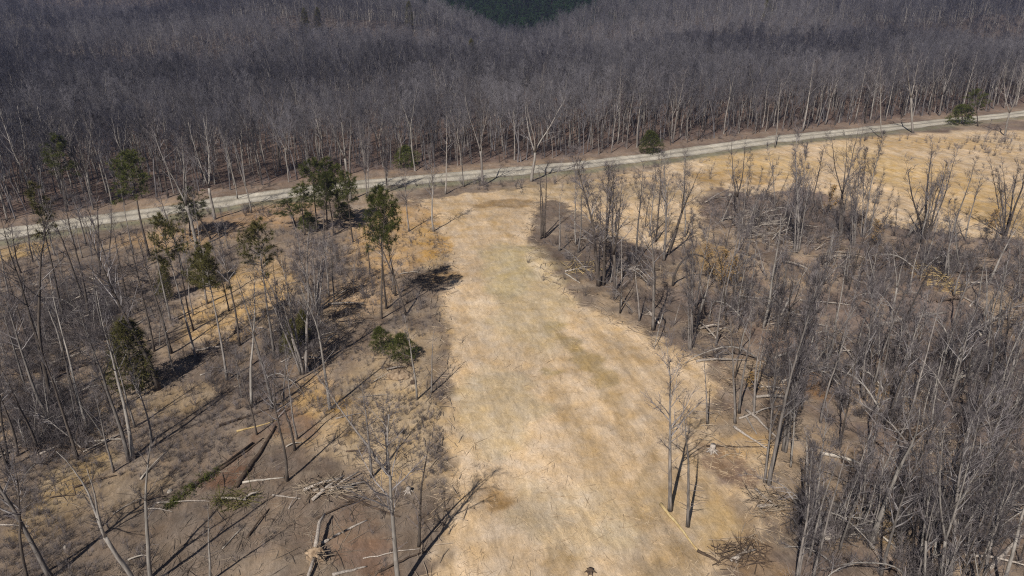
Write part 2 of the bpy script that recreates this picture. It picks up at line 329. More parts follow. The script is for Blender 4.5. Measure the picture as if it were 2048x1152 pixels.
def bare_tree(seed, H=18, r=.19, clear=.45, nb=18, spread=.26, ang=42, n2=6, n3=5, stems=1, fork=None, wander=.03, tw=.013, tri=3, dens=1.0, base_spread=0, lowstubs=3, up=.012):
    """trunk MB and crown MB of a leafless tree standing at the origin"""
    rg = random.Random(seed); T = MB(); C = MB(); lead = []
    if fork:
        ft, nf, fa = fork
        pts = path(Vector((0,0,-.3)), Vector((rg.gauss(0,.02),rg.gauss(0,.02),1)), H*ft+.3, 6, wander, .02, rg)
        T.tube(pts, [r*1.35]+[r*(1-.25*i/6) for i in range(1,7)], 8)
        a0 = rg.uniform(0,6.28)
        for k in range(nf):
            a = a0+6.28*k/nf+rg.uniform(-.3,.3); fa_ = R(fa*rg.uniform(.75,1.25))
            dd = Vector((math.cos(a)*math.sin(fa_), math.sin(a)*math.sin(fa_), math.cos(fa_)))
            l = H*(1-ft)*rg.uniform(.85,1.05)
            q = path(pts[-1]-dd*.1, dd, l, 8, wander*1.6, .09, rg); rr = r*.75*rg.uniform(.65,.85)*(2/nf)**.3
            T.tube(q, [rr*(1-.88*i/8) for i in range(9)], 6); lead.append((q, rr, l, .12))
    else:
        a0 = rg.uniform(0,6.28)
        for k in range(stems):
            a = a0+6.28*k/max(stems,1)+rg.uniform(-.5,.5); s = R(base_spread*rg.uniform(.5,1.3)) if stems > 1 else R(base_spread)
            dd = Vector((math.cos(a)*math.sin(s)+rg.gauss(0,.01), math.sin(a)*math.sin(s)+rg.gauss(0,.01), math.cos(s)))
            l = H*(1 if k == 0 else rg.uniform(.7,1.0)); n = 11
            q = path(Vector((math.cos(a)*r*(stems>1), math.sin(a)*r*(stems>1), -.3)), dd, l+.3, n, wander, up, rg)
            rr = r*(1 if k == 0 else rg.uniform(.6,.95))
            T.tube(q, [rr*1.4]+[rr*(1-.93*(i/n)**1.15) for i in range(1,n+1)], 8 if stems == 1 else 6); lead.append((q, rr, l, clear))
    for (q, rr, l, cl) in lead:
        m = max(3, int(nb*dens*(l/H)**.8 / (len(lead)**.55)))
        for j in range(m):
            t = cl + (1-cl)*((j+rg.random())/m)**.9*.985
            p, d = at(q, t); k = (t-cl)/(1-cl)
            al = R(ang*rg.uniform(.7,1.25)*(1-.35*k)); pv = perp(d, rg)
            dd = d*math.cos(al)+pv*math.sin(al)
            L1 = H*spread*(1-.62*k)*rg.uniform(.65,1.2); r1 = max(.016, min(rr*(1-.9*t)*.62, .012*L1+.012))
            b = path(p, dd, L1, 5, .09, .07, rg); C.tube(b, [r1*(1-.75*i/5) for i in range(6)], 4, mi=1, cap=False)
            for u in range(max(2,int(n2*rg.uniform(.8,1.2)))):
                t2 = rg.uniform(.2,1); p2, d2 = at(b, t2*.98); a2 = R(rg.uniform(25,55))
                dd2 = d2*math.cos(a2)+perp(d2, rg)*math.sin(a2); L2 = L1*rg.uniform(.28,.5)*(1.15-.5*t2); r2 = max(tw*.9, r1*.45)
                b2 = path(p2, dd2, L2, 3, .12, .06, rg); C.tube(b2, [r2, r2*.8, r2*.6, r2*.35], 3, cap=False)
                for w in range(n3):
                    p3, d3 = at(b2, rg.uniform(.15,1)*.99); a3 = R(rg.uniform(20,60))
                    dd3 = (d3*math.cos(a3)+perp(d3, rg)*math.sin(a3)+Vector((0,0,.12))).normalized(); L3 = rg.uniform(.45,1.15)*min(1.2,.35+L2*.5)
                    e = p3+dd3*L3*.5; f = e+(dd3+perp(dd3,rg)*.25+Vector((0,0,.1))).normalized()*L3*.5
                    C.tube([p3,e,f], [tw*.75, tw*.6, tw*.25], 3, cap=False)
        for j in range(lowstubs):
            t = rg.uniform(.15,max(cl,.2)); p, d = at(q, t); pv = perp(d,rg); dd = (pv+d*.5).normalized(); L1 = rg.uniform(.5,1.8)
            b = path(p, dd, L1, 3, .15, .04, rg); C.tube(b, [.03,.022,.016,.008], 3, cap=False)
    return T, C
def needle_tuft(C, p, d, rg, L, n, w, mi=0):
    for _ in range(n):
        dd = (d*.55+Vector((rg.gauss(0,1),rg.gauss(0,1),rg.gauss(0,1)+.25)).normalized()).normalized()
        s = perp(dd, rg)*w; l = L*rg.uniform(.6,1.2)
        C.tri(p-s, p+s, p+dd*l, mi)
def pine(seed, H=16, r=.2, clear=.5, spread=.235, whorls=10, per=5, L=.6, nt_=15, w=.024):
    rg = random.Random(seed); T = MB(); C = MB()
    q = path(Vector((0,0,-.3)), Vector((rg.gauss(0,.02),rg.gauss(0,.02),1)), H+.3, 10, .022, .02, rg)
    T.tube(q, [r*1.3]+[r*(1-.9*i/10) for i in range(1,11)], 8)
    for j in range(whorls*per):
        k = (j+rg.random())/(whorls*per); t = clear+(1-clear)*k*.99
        p, d = at(q, t); a = rg.uniform(0,6.28); e = R(rg.uniform(-8,30)+30*k)
        dd = Vector((math.cos(a)*math.cos(e), math.sin(a)*math.cos(e), math.sin(e)))
        prof = (.55+.75*math.sin(math.pi*min(1,(k*.85+.12))))*(1-.55*k)
        l = H*spread*prof*rg.uniform(.55,1.25)
        b = path(p, dd, l, 4, .1, .08, rg); C.tube(b, [.045*(1-.2*i) for i in range(5)], 3, mi=1, cap=False)
        for u in range(int(4+l*2.6)):
            t2 = 1-rg.random()**1.4*.62; p2, d2 = at(b, min(t2,.99)); off = perp(d2,rg)*rg.uniform(.05,.5)*min(1,l*.35)
            needle_tuft(C, p2+off+Vector((0,0,rg.uniform(0,.15))), (d2+off*.8).normalized(), rg, L, nt_, w)
    return T, C
def cedar(seed, H=8, rad=2.0, n=560, L=.55):
    rg = random.Random(seed); T = MB(); C = MB()
    q = path(Vector((0,0,-.3)), Vector((0,0,1)), H*.97+.3, 8, .02, .02, rg)
    T.tube(q, [.16]+[.13*(1-.9*i/8) for i in range(1,9)], 7)
    lob = [(rg.uniform(0,6.28), rg.uniform(.1,.9), rg.uniform(.7,1.3)) for _ in range(14)]
    for _ in range(n):
        k = .08+.92*rg.random()**.85; a = rg.uniform(0,6.28)
        R_ = rad*(1-k)**.55*(.55+.45*min(1,k*4))*1.15
        for (la, lk, s) in lob:
            da = abs((a-la+3.14159)%6.28318-3.14159)
            if da < .6 and abs(k-lk) < .12: R_ *= s
        rr = R_*math.sqrt(rg.uniform(.12,1))
        p = Vector((math.cos(a)*rr, math.sin(a)*rr, H*k*.98))
        needle_tuft(C, p, Vector((math.cos(a)*.6, math.sin(a)*.6, .7)), rg, L, 12, .026)
        if rg.random() < .12: C.tube([Vector((0,0,p.z-rr*.3)), p], [.025,.008], 3, mi=1, cap=False)
    return T, C

PROTO = {}
def add_proto(k, TC, H, crown_mats, trunk='grey'):
    T, C = TC
    PROTO[k] = dict(H=H, T=T, C=C, crown=C.mesh('crown', crown_mats, smooth=False), trunks={}, tdef=trunk)
def trunk_mesh(k, m):
    P_ = PROTO[k]; m = m or P_['tdef']
    if m not in P_['trunks']: P_['trunks'][m] = P_['T'].mesh('trunk', [M[m]])
    return P_['trunks'][m]
tg = [M['twig'], M['limb']]
for i in range(3): add_proto('slim%d'%i, bare_tree(10+i, 18, .15, .5, 15, .17, 40, 5, 5, wander=.03), 18, tg)
for i in range(3): add_proto('full%d'%i, bare_tree(20+i, 18, .2, .38, 22, .26, 45, 6, 5, wander=.035), 18, tg)
for i in range(3): add_proto('fork%d'%i, bare_tree(30+i, 18, .24, .4, 22, .22, 42, 6, 5, fork=(.33+.06*i, 2+(i==1), 17), wander=.03), 18, tg)
add_proto('vase0', bare_tree(41, 12, .17, .3, 26, .24, 36, 6, 5, stems=4, base_spread=13, wander=.035), 12, tg)
add_proto('vase1', bare_tree(42, 12, .14, .3, 26, .2, 32, 6, 5, stems=5, base_spread=9, wander=.035), 12, tg)
add_proto('bushy0', bare_tree(51, 14, .15, .25, 44, .17, 30, 7, 6, stems=3, base_spread=4, wander=.03, tw=.014), 14, tg)
add_proto('bushy1', bare_tree(52, 14, .17, .3, 40, .18, 30, 7, 6, stems=2, base_spread=5, wander=.03, tw=.014), 14, tg)
for i in range(2): add_proto('pole%d'%i, bare_tree(60+i, 13, .12, .55, 7, .10, 42, 3, 3, wander=.022, lowstubs=6), 13, tg)
add_proto('snag0', bare_tree(70, 14, .22, .3, 9, .26, 50, 4, 2, wander=.07, lowstubs=6), 14, tg, 'pale')
add_proto('snag1', bare_tree(75, 12, .22, .3, 8, .2, 50, 3, 2, fork=(.45,2,24), wander=.07, lowstubs=6), 12, tg, 'pale')
add_proto('big0', bare_tree(81, 20, .32, .35, 26, .24, 46, 6, 5, fork=(.34,3,30), wander=.04), 20, tg, 'pale')
for i in range(3): add_proto('pine%d'%i, pine(100+i, 16, .19, (.50,.6,.42)[i], (.20,.19,.23)[i]), 16, [M['needle'], M['dark']], 'dark')
add_proto('thinpine', pine(110, 17, .14, .62, .11, 8, 4, .5, 13, .024), 17, [M['cedar'], M['dark']], 'dark')
add_proto('oldpine', pine(111, 17, .17, .68, .15, 9, 5, .5, 14, .024), 17, [M['cedar'], M['grey']], 'grey')
for i in range(2): add_proto('cedar%d'%i, cedar(120+i, 8, 2.1), 8, [M['cedar'], M['dark']], 'dark')
add_proto('lowpine', cedar(125, 5, 2.7, 420, .6), 5, [M['needle'], M['dark']], 'dark')
# forest versions, trunk and crown in one mesh
def joined(TC, m1, m2, name):
    T, C = TC; B = MB(); B.v = T.v+C.v; o = len(T.v); B.f = T.f+[tuple(i+o for i in f) for f in C.f]; B.m = [0]*len(T.f)+[1+q for q in C.m]
    return B.mesh(name, [m1]+m2, smooth=False)

rgP = random.Random(4242)
def place(kind, base, top, label, k=None, name='bare_tree', cat='tree', group=None, bark=None, fat=1.0, wide=None, xyz=None, h=None):
    """stand a tree on the ground point seen at `base`, its tip towards the one seen at `top`"""
    if xyz is None:
        x, y = G(*base); z = hz(x, y)
        u, dy, dz = ray(*top); t = y/dy; tip = Vector((u*t, y, CAM_H+dz*t))
    else:
        x, y = xyz; z = hz(x, y); tip = Vector((x, y, z+h))
    v = tip-Vector((x,y,z)); L = v.length; P_ = PROTO[kind]; s = L/P_['H']
    o = empty(name, (x,y,z), label, cat, group)
    q = Vector((0,0,1)).rotation_difference(v.normalized()) @ Matrix.Rotation(rgP.uniform(0,6.28),4,'Z').to_quaternion()
    o.rotation_mode = 'QUATERNION'; o.rotation_quaternion = q
    if kind[:5] == 'bushy': fat *= .7
    w = (wide if wide else max(s, .72 if s < .72 else s)) * fat
    o.scale = (w, w, s)
    link('trunk', trunk_mesh(kind, bark), o); link('crown', P_['crown'], o)
    return o

# each tree of the clearing: kind, foot in the photo, tip in the photo, label, bark
TREES = [
 # left edge
 ('slim0',(98,838),(-8,560),'tall thin grey tree at the far left, footed beside the twin stem pair','grey'),
 ('slim1',(104,806),(2,440),'tallest leaning dark tree by the far left dark brush heap','dark'),
 ('slim2',(88,765),(26,400),'thin dark companion stem just behind the tallest leaning left tree','dark'),
 ('pole0',(76,900),(15,690),'dark slim pole tree below the two pale logs at left','dark'),
 ('slim0',(36,912),(-30,700),'dark leaning tree second from the left edge above the tan patch','dark'),
 ('slim2',(20,937),(-45,720),'dark leaning tree cut by the left frame edge beside a log','dark'),
 ('slim1',(128,716),(80,545),'short slim grey tree rising out of the dark brush at left','grey'),
 ('slim2',(172,612),(106,405),'slim dark tree crossing the road at left with a bend low down','dark'),
 ('slim0',(178,642),(130,380),'tall slim dark tree behind the left brush heap, crossing the road','dark'),
 ('full1',(173,492),(140,365),'small dark tree close to the road verge on the left','grey'),
 ('pole1',(165,517),(140,425),'short thin tree just below the road on the left','grey'),
 ('pole0',(200,556),(205,365),'straight upright pole tree in front of the road at left','dark'),
 ('slim1',(223,543),(207,400),'short dark tree right of the upright pole tree','dark'),
 ('full0',(317,778),(212,430),'tall dark trunk standing at the right side of the olive cedar','dark'),
 ('slim2',(343,706),(272,470),'slim dark tree on the edge of the tan leaf patch at left','dark'),
 ('slim0',(367,553),(318,372),'slender grey tree crossing the road left of the small road pine','grey'),
 ('fork1',(394,494),(357,268),'tall pale forked tree in front of the road at left','pale'),
 ('fork0',(430,440),(404,238),'big pale two forked tree on the near verge left of the pine clump','pale'),
 ('slim1',(503,427),(478,282),'slender pale tree on the near verge with a long curved trunk','pale'),
 ('slim0',(475,398),(446,270),'slender pale tree standing on the far road verge at left','pale'),
 ('vase1',(605,745),(566,462),'large many stemmed grey tree in the middle of the left slope','grey'),
 ('vase1',(634,622),(616,440),'clump of thin grey stems behind the large many stemmed tree','grey'),
 ('slim2',(658,594),(650,465),'pair member thin brown stem below the pine clump','grey'),
 ('pole1',(668,600),(663,470),'thinner brown stem right beside another below the pine clump','grey'),
 ('slim1',(505,815),(484,545),'slender upright pale trunk in the middle of the left slope','pale'),
 ('snag0',(660,815),(622,560),'crooked pale tree with twisted limbs beside the large many stemmed tree','pale'),
 ('slim0',(575,962),(532,720),'dark slim tree footed at the left end of the stick pile','dark'),
 ('pole0',(590,898),(556,700),'thin dark tree standing on the small red soil patch','dark'),
 ('slim2',(775,950),(628,752),'thin tree leaning far to the left over the tan bank','grey'),
 ('slim1',(744,957),(717,770),'slim grey tree behind the leaning tree, at the right end of the stick pile','grey'),
 ('full2',(797,1180),(768,815),'tall pale curved tree at the bottom, right of the uprooted stump','pale'),
 ('pole1',(838,1090),(838,862),'short dark crooked tree at the clearing edge near the bottom','dark'),
 ('slim0',(258,918),(150,600),'left and longer stem of the dark pair meeting at one foot','grey'),
 ('slim1',(266,917),(202,590),'pale forked stem of the pair meeting at one foot, under the cedar','pale'),
 ('snag1',(276,1182),(152,890),'large pale broken topped tree at bottom left','pale'),
 ('snag0',(304,1172),(264,850),'tall pale crooked tree right of the broken topped one','pale'),
 ('full1',(102,1156),(-70,810),'big grey leaning trunk in the bottom left corner','grey'),
 ('slim1',(58,1166),(-12,890),'thin dark trunk beside the big leaning one, bottom left corner','dark'),
 ('pole0',(421,1165),(400,990),'short pale bent pole at the bottom left of the uprooted stump','pale'),
 ('pole1',(156,866),(130,735),'short thin pole left of the dark pair on the litter slope','grey'),
 ('pole0',(284,780),(268,680),'short thin stem in front of the olive cedar','dark'),
 ('slim2',(66,523),(40,420),'small dark tree with a long shadow on the orange bank by the road','dark'),
 ('slim0',(42,545),(18,440),'thin dark tree on the orange bank by the road at far left','dark'),
 ('pole1',(552,820),(538,705),'thin dark pole left of the small red soil patch','dark'),
 ('pole0',(568,800),(556,705),'thin short pole between the slender pale trunk and the crooked tree','grey'),
 # middle
 ('slim1',(791,594),(783,440),'short dark tree just right of the twin trunked pine','dark'),
 ('slim2',(812,628),(762,430),'dark tree leaning left from the clearing edge by the twin trunked pine','dark'),
 ('pole1',(740,549),(738,470),'short dark pole left of the twin trunked pine','dark'),
 ('full2',(818,462),(808,340),'small grey sapling left of the lone white trunk','grey'),
 ('full0',(867,462),(842,300),'lone white trunk at the left head of the clearing with a strong shadow','pale'),
 ('slim0',(891,389),(893,228),'straight pale tree on the near verge above the clearing head','pale'),
 ('slim1',(928,374),(920,262),'shorter pale tree on the near verge right of the straight one','pale'),
 ('fork1',(965,372),(968,188),'large grey forked tree on the near verge left of the white one','grey'),
 ('big0',(1063,362),(1068,182),'big white tree with spreading limbs on the verge above the clearing','pale'),
 ('fork2',(702,402),(660,210),'tall white forked tree behind the pine clump','pale'),
 ('bushy1',(735,395),(730,240),'hazy grey many stemmed tree behind the pine clump by the road','grey'),
 ('bushy0',(775,385),(772,250),'hazy fine twigged tree beside the road right of the pine clump','grey'),
 ('pole0',(834,798),(831,622),'thin pale pole at the left clearing edge beside the dug mound','pale'),
 ('pole1',(863,786),(861,668),'shorter thin brown pole at the left clearing edge','grey'),
 # right border of the clearing
 ('pole0',(1082,478),(1073,335),'left one of three dark stems at the corner of the clearing','dark'),
 ('pole1',(1086,472),(1088,330),'middle one of three dark stems at the corner of the clearing','dark'),
 ('pole0',(1089,476),(1100,320),'right one of three dark stems at the corner of the clearing','dark'),
 ('snag0',(1118,502),(1130,385),'low crooked stem right of the three dark stems','grey'),
 ('slim0',(1152,489),(1149,345),'thick pale trunk behind the crooked stem','pale'),
 ('slim1',(1156,504),(1182,340),'thin grey tree leaning right, in front of the thick pale trunk','grey'),
 ('bushy1',(1202,574),(1194,300),'tall dark double trunked tree at the right clearing border','dark'),
 ('slim2',(1209,562),(1216,320),'dark trunk touching the double trunked tree','dark'),
 ('fork0',(1229,585),(1228,355),'dark forked tree right of the double trunked tree','dark'),
 ('pole1',(1242,613),(1243,480),'short pale trunk at the right clearing border','pale'),
 ('slim0',(1272,526),(1284,325),'slim grey tree leaning right behind the short pale trunk','grey'),
 ('pole0',(1279,638),(1283,490),'thin brown stem between the short pale trunk and the grey one','grey'),
 ('full1',(1307,656),(1309,400),'grey tree with a broad dark shadow on the clearing border','grey'),
 ('slim1',(1312,482),(1320,310),'slim dark tree in front of the road, right of the white tree','dark'),
 ('full2',(1328,518),(1330,310),'thick grey trunk among the slim ones at mid right','grey'),
 ('fork2',(1336,508),(1388,320),'dark forked tree leaning right at mid right','dark'),
 ('bushy0',(1380,698),(1396,430),'grey many stemmed tree at the bend of the clearing border','grey'),
 ('snag1',(1394,650),(1402,520),'pale twisted stem behind the grey many stemmed tree','pale'),
 ('slim2',(1452,638),(1457,465),'upright black stem in the tan leaved thicket','dark'),
 ('slim0',(1470,847),(1459,630),'left stem of the pair above the fallen poles','grey'),
 ('slim1',(1479,822),(1490,600),'right stem of the pair above the fallen poles','grey'),
 ('pole1',(1508,827),(1511,640),'single thin stem behind the fallen poles','grey'),
 ('bushy1',(1534,967),(1598,520),'tall grey brushy tree leaning right over the fallen poles','grey'),
 ('bushy0',(1570,900),(1612,545),'grey brushy tree just right of the tall leaning brushy one','grey'),
 ('pole0',(1527,655),(1574,418),'long pale pole leaning right in the thicket centre','pale'),
 ('fork0',(1478,449),(1474,280),'dark forked tree against the pale right field','dark'),
 ('bushy0',(1592,505),(1598,255),'grey brushy tree reaching across the road at right','grey'),
 ('slim2',(1620,432),(1650,285),'dark tree leaning right against the pale field','dark'),
 ('fork1',(1680,468),(1692,255),'dark forked tree with a pale lower trunk against the field','dark'),
 ('bushy1',(1725,470),(1745,270),'hazy grey column of a tree against the pale field','grey'),
 ('bushy0',(1708,490),(1722,290),'second hazy grey column left of the taller hazy one','grey'),
 ('vase0',(1850,478),(1872,285),'wide vase shaped tree in front of the pale right field','dark'),
 ('slim1',(1903,478),(1940,310),'left leaning member of the thin pair before the right field','grey'),
 ('slim0',(1930,482),(1965,330),'right leaning member of the thin pair before the right field','grey'),
 ('vase1',(2008,470),(2040,285),'dark many stemmed tree at the right edge of the field','dark'),
 ('pole0',(1895,562),(1905,455),'pale short trunk left of the yellow splintered heap','pale'),
 ('slim2',(1907,594),(1922,490),'pale thin trunk right of the yellow splintered heap','pale'),
 ('pole1',(1957,596),(1975,480),'pale short trunk in the dark brush at far right','pale'),
 ('snag1',(1782,640),(1800,500),'pale forked stem standing on the long fallen trunk','pale'),
 ('snag0',(1726,1038),(1822,775),'thick pale snag with broken arms in the lower right thicket','grey'),
 ('slim0',(1756,1042),(1800,890),'thin pale stem right beside the thick pale snag','grey'),
 ('pole1',(1705,1015),(1734,866),'slender pale stem left of the thick pale snag','pale'),
 ('slim1',(1804,1015),(1796,880),'short black stem right of the thick pale snag','dark'),
 ('fork0',(1876,1185),(1905,835),'big pale forked tree at the bottom right','pale'),
 ('fork2',(1850,1180),(1872,940),'shorter pale forked tree left of the big forked one','pale'),
 ('full0',(1895,1172),(1990,850),'grey tree leaning right from the foot of the big forked one','grey'),
 ('slim2',(2004,1182),(2068,880),'pale trunk leaning right in the bottom right corner','pale'),
 ('full1',(1960,1190),(2000,930),'grey trunk just left of the pale corner trunk','grey'),
 ('bushy1',(1594,1170),(1642,880),'dark brushy tree at the bottom, left side of the lower thicket','grey'),
 ('full2',(1341,1017),(1341,688),'tall slim tree alone on the right border of the near clearing','grey'),
 ('pole1',(1376,1050),(1389,800),'thin brown stem right of the lone border tree','grey'),
 ('pole0',(1415,847),(1424,715),'thin bent brown sapling on the tan ground at right','grey'),
 # beyond the road
 ('big0',(120,374),(112,205),'white spreading tree in the wood above the tall dark pine at far left','pale'),
 ('fork1',(408,372),(428,245),'pale many limbed tree at the wood edge above the road at left','pale'),
 ('fork2',(1826,264),(1830,105),'pale Y forked tree on the verge behind the right field','pale'),
 ('slim0',(1765,276),(1760,140),'straight pale trunk on the verge behind the right field','pale'),
 ('fork0',(2010,270),(2026,130),'white forked trunk at the right end of the road','pale'),
 ('slim1',(1605,262),(1630,120),'pale slim tree at the wood edge above the right field','pale'),
 ('slim2',(1550,295),(1562,160),'pale straight stem on the near verge before the road bend','pale'),
]
FAT = {(1726,1038):.62,(1876,1185):.7,(1850,1180):.65,(276,1182):.8,(304,1172):.75,(660,815):.75,(1202,574):1.9,(1534,967):1.0,(1782,640):.8,(1341,1017):1.0}
for (k, b, t, lab, bk) in TREES: place(k, b, t, lab, bark=bk, fat=FAT.get(b, 1.3 if k[:4] in ('slim','pole') else 1.12))

PINES = [
 ('pine0',(135,422),(115,272),'tall dark pine beyond the road at far left',None,1.1),
 ('pine1',(298,513),(240,314),'dark pine with a bare lower trunk in front of the road at left',None,1.15),
 ('thinpine',(128,640),(78,368),'thin sparse pine with a small tuft of a crown at far left',None,1.0),
 ('pine2',(422,478),(376,378),'short bushy pine just below the road left of the clump',None,1.3),
 ('pine2',(380,470),(368,405),'small pine half hidden behind the short bushy one',None,1.3),
 ('oldpine',(392,717),(322,440),'dark slim pine with olive needles on the tan leaf patch',None,.9),
 ('oldpine',(550,716),(510,448),'pine with a pale trunk and small olive crown at mid left',None,1.0),
 ('oldpine',(454,758),(400,498),'slim pine with drooping olive crown left of the pale trunked one',None,1.0),
 ('pine0',(610,472),(598,372),'leftmost low pine of the clump at the clearing head',None,1.25),
 ('pine1',(634,464),(622,325),'tall left pine of the clump at the clearing head',None,1.1),
 ('pine0',(655,457),(648,318),'tallest middle pine of the clump at the clearing head',None,1.1),
 ('pine2',(682,455),(674,332),'right pine of the clump with a rounded crown',None,1.1),
 ('pine1',(706,484),(692,345),'dark trunked pine at the right end of the clump',None,1.0),
 ('pine1',(648,480),(640,350),'front pine in the middle of the clump at the clearing head',None,1.0),
 ('pine2',(668,470),(664,365),'short bushy pine in front of the right pine of the clump',None,1.3),
 ('lowpine',(690,440),(688,405),'low dark evergreen at the right foot of the clump',None,1.1),
 ('lowpine',(618,462),(614,425),'low dark evergreen at the left foot of the clump',None,1.1),
 ('pine2',(592,455),(584,398),'smallest pine at the left foot of the clump',None,1.4),
 ('pine0',(773,617),(750,378),'left trunk of the twin trunked pine on the clearing edge',None,.95),
 ('pine1',(763,637),(766,384),'right trunk of the twin trunked pine on the clearing edge',None,.8),
 ('pine2',(1956,252),(1958,180),'dark pine at the right end of the road',None,1.4),
 ('lowpine',(1926,248),(1922,210),'low spreading pine beside the dark pine at the right end of the road',None,1.3),
 ('lowpine',(1303,307),(1299,262),'small dark evergreen at the wood edge right of the white tree',None,1.1),
 ('lowpine',(812,336),(810,292),'low dark evergreen at the wood edge beyond the road',None,1.2),
]
for (k, b, t, lab, bk, f) in PINES: place(k, b, t, lab, name='pine_tree', cat='pine', bark=bk, fat=f*(.82 if b in ((773,617),(763,637)) else 1))
CEDARS = [
 ('cedar0',(268,778),(248,636),'large olive cedar with a round crown on the left slope',1.25),
 ('cedar1',(408,570),(400,500),'dark broad cedar in the shade below the small road pines',1.5),
 ('lowpine',(765,700),(757,655),'dark low evergreen at the foot of the twin trunked pine',.85),
 ('lowpine',(812,722),(800,668),'bright green low evergreen by the dug mound',1.0),
 ('cedar1',(578,710),(582,640),'small olive cedar behind the large many stemmed tree',.9),
 ('cedar0',(600,690),(604,620),'dark green cedar tucked among the many stems',.8),
 ('cedar0',(330,600),(326,530),'olive cedar bush left of the tan leaf patch',.9),
]
for (k, b, t, lab, f) in CEDARS: place(k, b, t, lab, name='cedar_tree', cat='cedar', fat=f)
for (x, y, h, f, lab) in [(-15.5,292,20,1.5,'lone dark evergreen poking above the bare wood in the distance'),
        (-118,440,15,1.5,'left of two dark evergreens close together high in the far wood'),(-111,442,15,1.5,'right of two dark evergreens close together high in the far wood'),
        (-60,452,15,1.5,'single distant evergreen left of the green valley'),(150,455,15,1.5,'single distant evergreen right of the green valley'),(300,400,19,1.5,'distant dark evergreen near the top right corner')]:
    place('cedar0', None, None, lab, name='cedar_tree', cat='cedar', fat=1, wide=f, xyz=(x,y), h=h)

# arching bent tree
def arch():
    x, y = G(1345,572); o = empty('bent_tree', (x,y,hz(x,y)), 'dark tree bent over in a full arch at mid right', 'tree')
    T = MB(); C = MB(); rg = random.Random(9)
    pts = [Vector((math.sin(a)*0+5.6*(1-math.cos(a))*.55, 0, 5.2*math.sin(a))) for a in [i*math.pi*.8/11 for i in range(12)]]
    pts[0].z = -.3; pts = [p+Vector((0,rg.gauss(0,.08),0)) for p in pts]
    T.tube(pts, [.2-.013*i for i in range(12)], 8)
    for j in range(14):
        p, d = at(pts, rg.uniform(.4,1)); dd = (perp(d,rg)+d*.6+Vector((0,0,.3))).normalized(); L = rg.uniform(1,2.4)
        b = path(p, dd, L, 4, .12, .06, rg); C.tube(b, [.04,.03,.022,.015,.008], 4, cap=False)
        for q in range(6):
            p2, d2 = at(b, rg.uniform(.3,.98)); C.tube(path(p2, (d2+perp(d2,rg)*.7), .8, 2, .1, .05, rg), [.014,.01,.004], 3, cap=False)
    link('trunk', T.mesh('trunk',[M['dark']]), o); link('crown', C.mesh('crown',[M['twigd']],False), o)
arch()

# tan-leaved beech saplings
def leafy(seed, H):
    T, C = bare_tree(seed, H, .07, .12, 16, .34, 55, 5, 3, wander=.05); rg = random.Random(seed+1); base = list(C.v)
    for _ in range(650):
        p = base[rg.randrange(len(base))]+Vector((rg.gauss(0,.12),rg.gauss(0,.12),rg.gauss(0,.12)))
        u = perp(Vector((0,0,1)), rg)*.085; w = (perp(u.normalized(), rg))*.06
        C.quad(p-u-w, p+u-w, p+u+w, p-u+w, 2)
    return T, C
for i in range(2): add_proto('beech%d'%i, leafy(140+i, 6), 6, [M['twigd'], M['grey'], M['leaf']], 'grey')
for k, (b, t, lab) in enumerate([((1415,560),(1418,490),'tan leaved sapling left of the upright black stem'),((1440,575),(1445,500),'tan leaved sapling just before the upright black stem'),
        ((1466,580),(1470,515),'tan leaved sapling right of the upright black stem'),((1660,425),(1662,372),'orange brown leaved bush against the pale right field'),
        ((1500,780),(1506,745),'low tan leaved bush behind the fallen poles'),((1755,490),(1758,440),'tan leaved bush right of the hazy grey column'),((1985,470),(1990,420),'tan leaved bush beside the many stemmed edge tree')]):
    place('beech%d'%(k%2), b, t, lab, name='beech_sapling', cat='sapling', fat=1.0)

# ------------------------------------------------------------------ wood beyond the road: nearest rows are things, the mass behind is one object
rgF = random.Random(77)
EDGE = []
def taken(x, y, L, d): return any((x-a)**2+(y-b)**2 < d*d for a, b in L)
tries = 0
while len(EDGE) < 84 and tries < 9000:
    tries += 1
    x = rgF.uniform(-135, 190); y = float(road_y(x)) + rgF.uniform(7.5, 27)/math.cos(math.atan((road_y(x+1)-road_y(x-1))/2))
    if abs(x) > .78*y+10 or taken(x,y,EDGE,2.6): continue
    EDGE.append((x,y))
kk = ['slim0','slim1','slim2','full0','full1','full2','fork0','fork1','fork2','bushy1']
for (x, y) in EDGE:
    k = rgF.choice(kk); b = rgF.choices(['grey','dark','pale'], [5,2,4])[0]
    o = place(k, None, None, 'bare grey tree in the front rows of the wood beyond the gravel road', group='front trees of the wood', bark=b, xyz=(x,y), h=rgF.uniform(15,21))
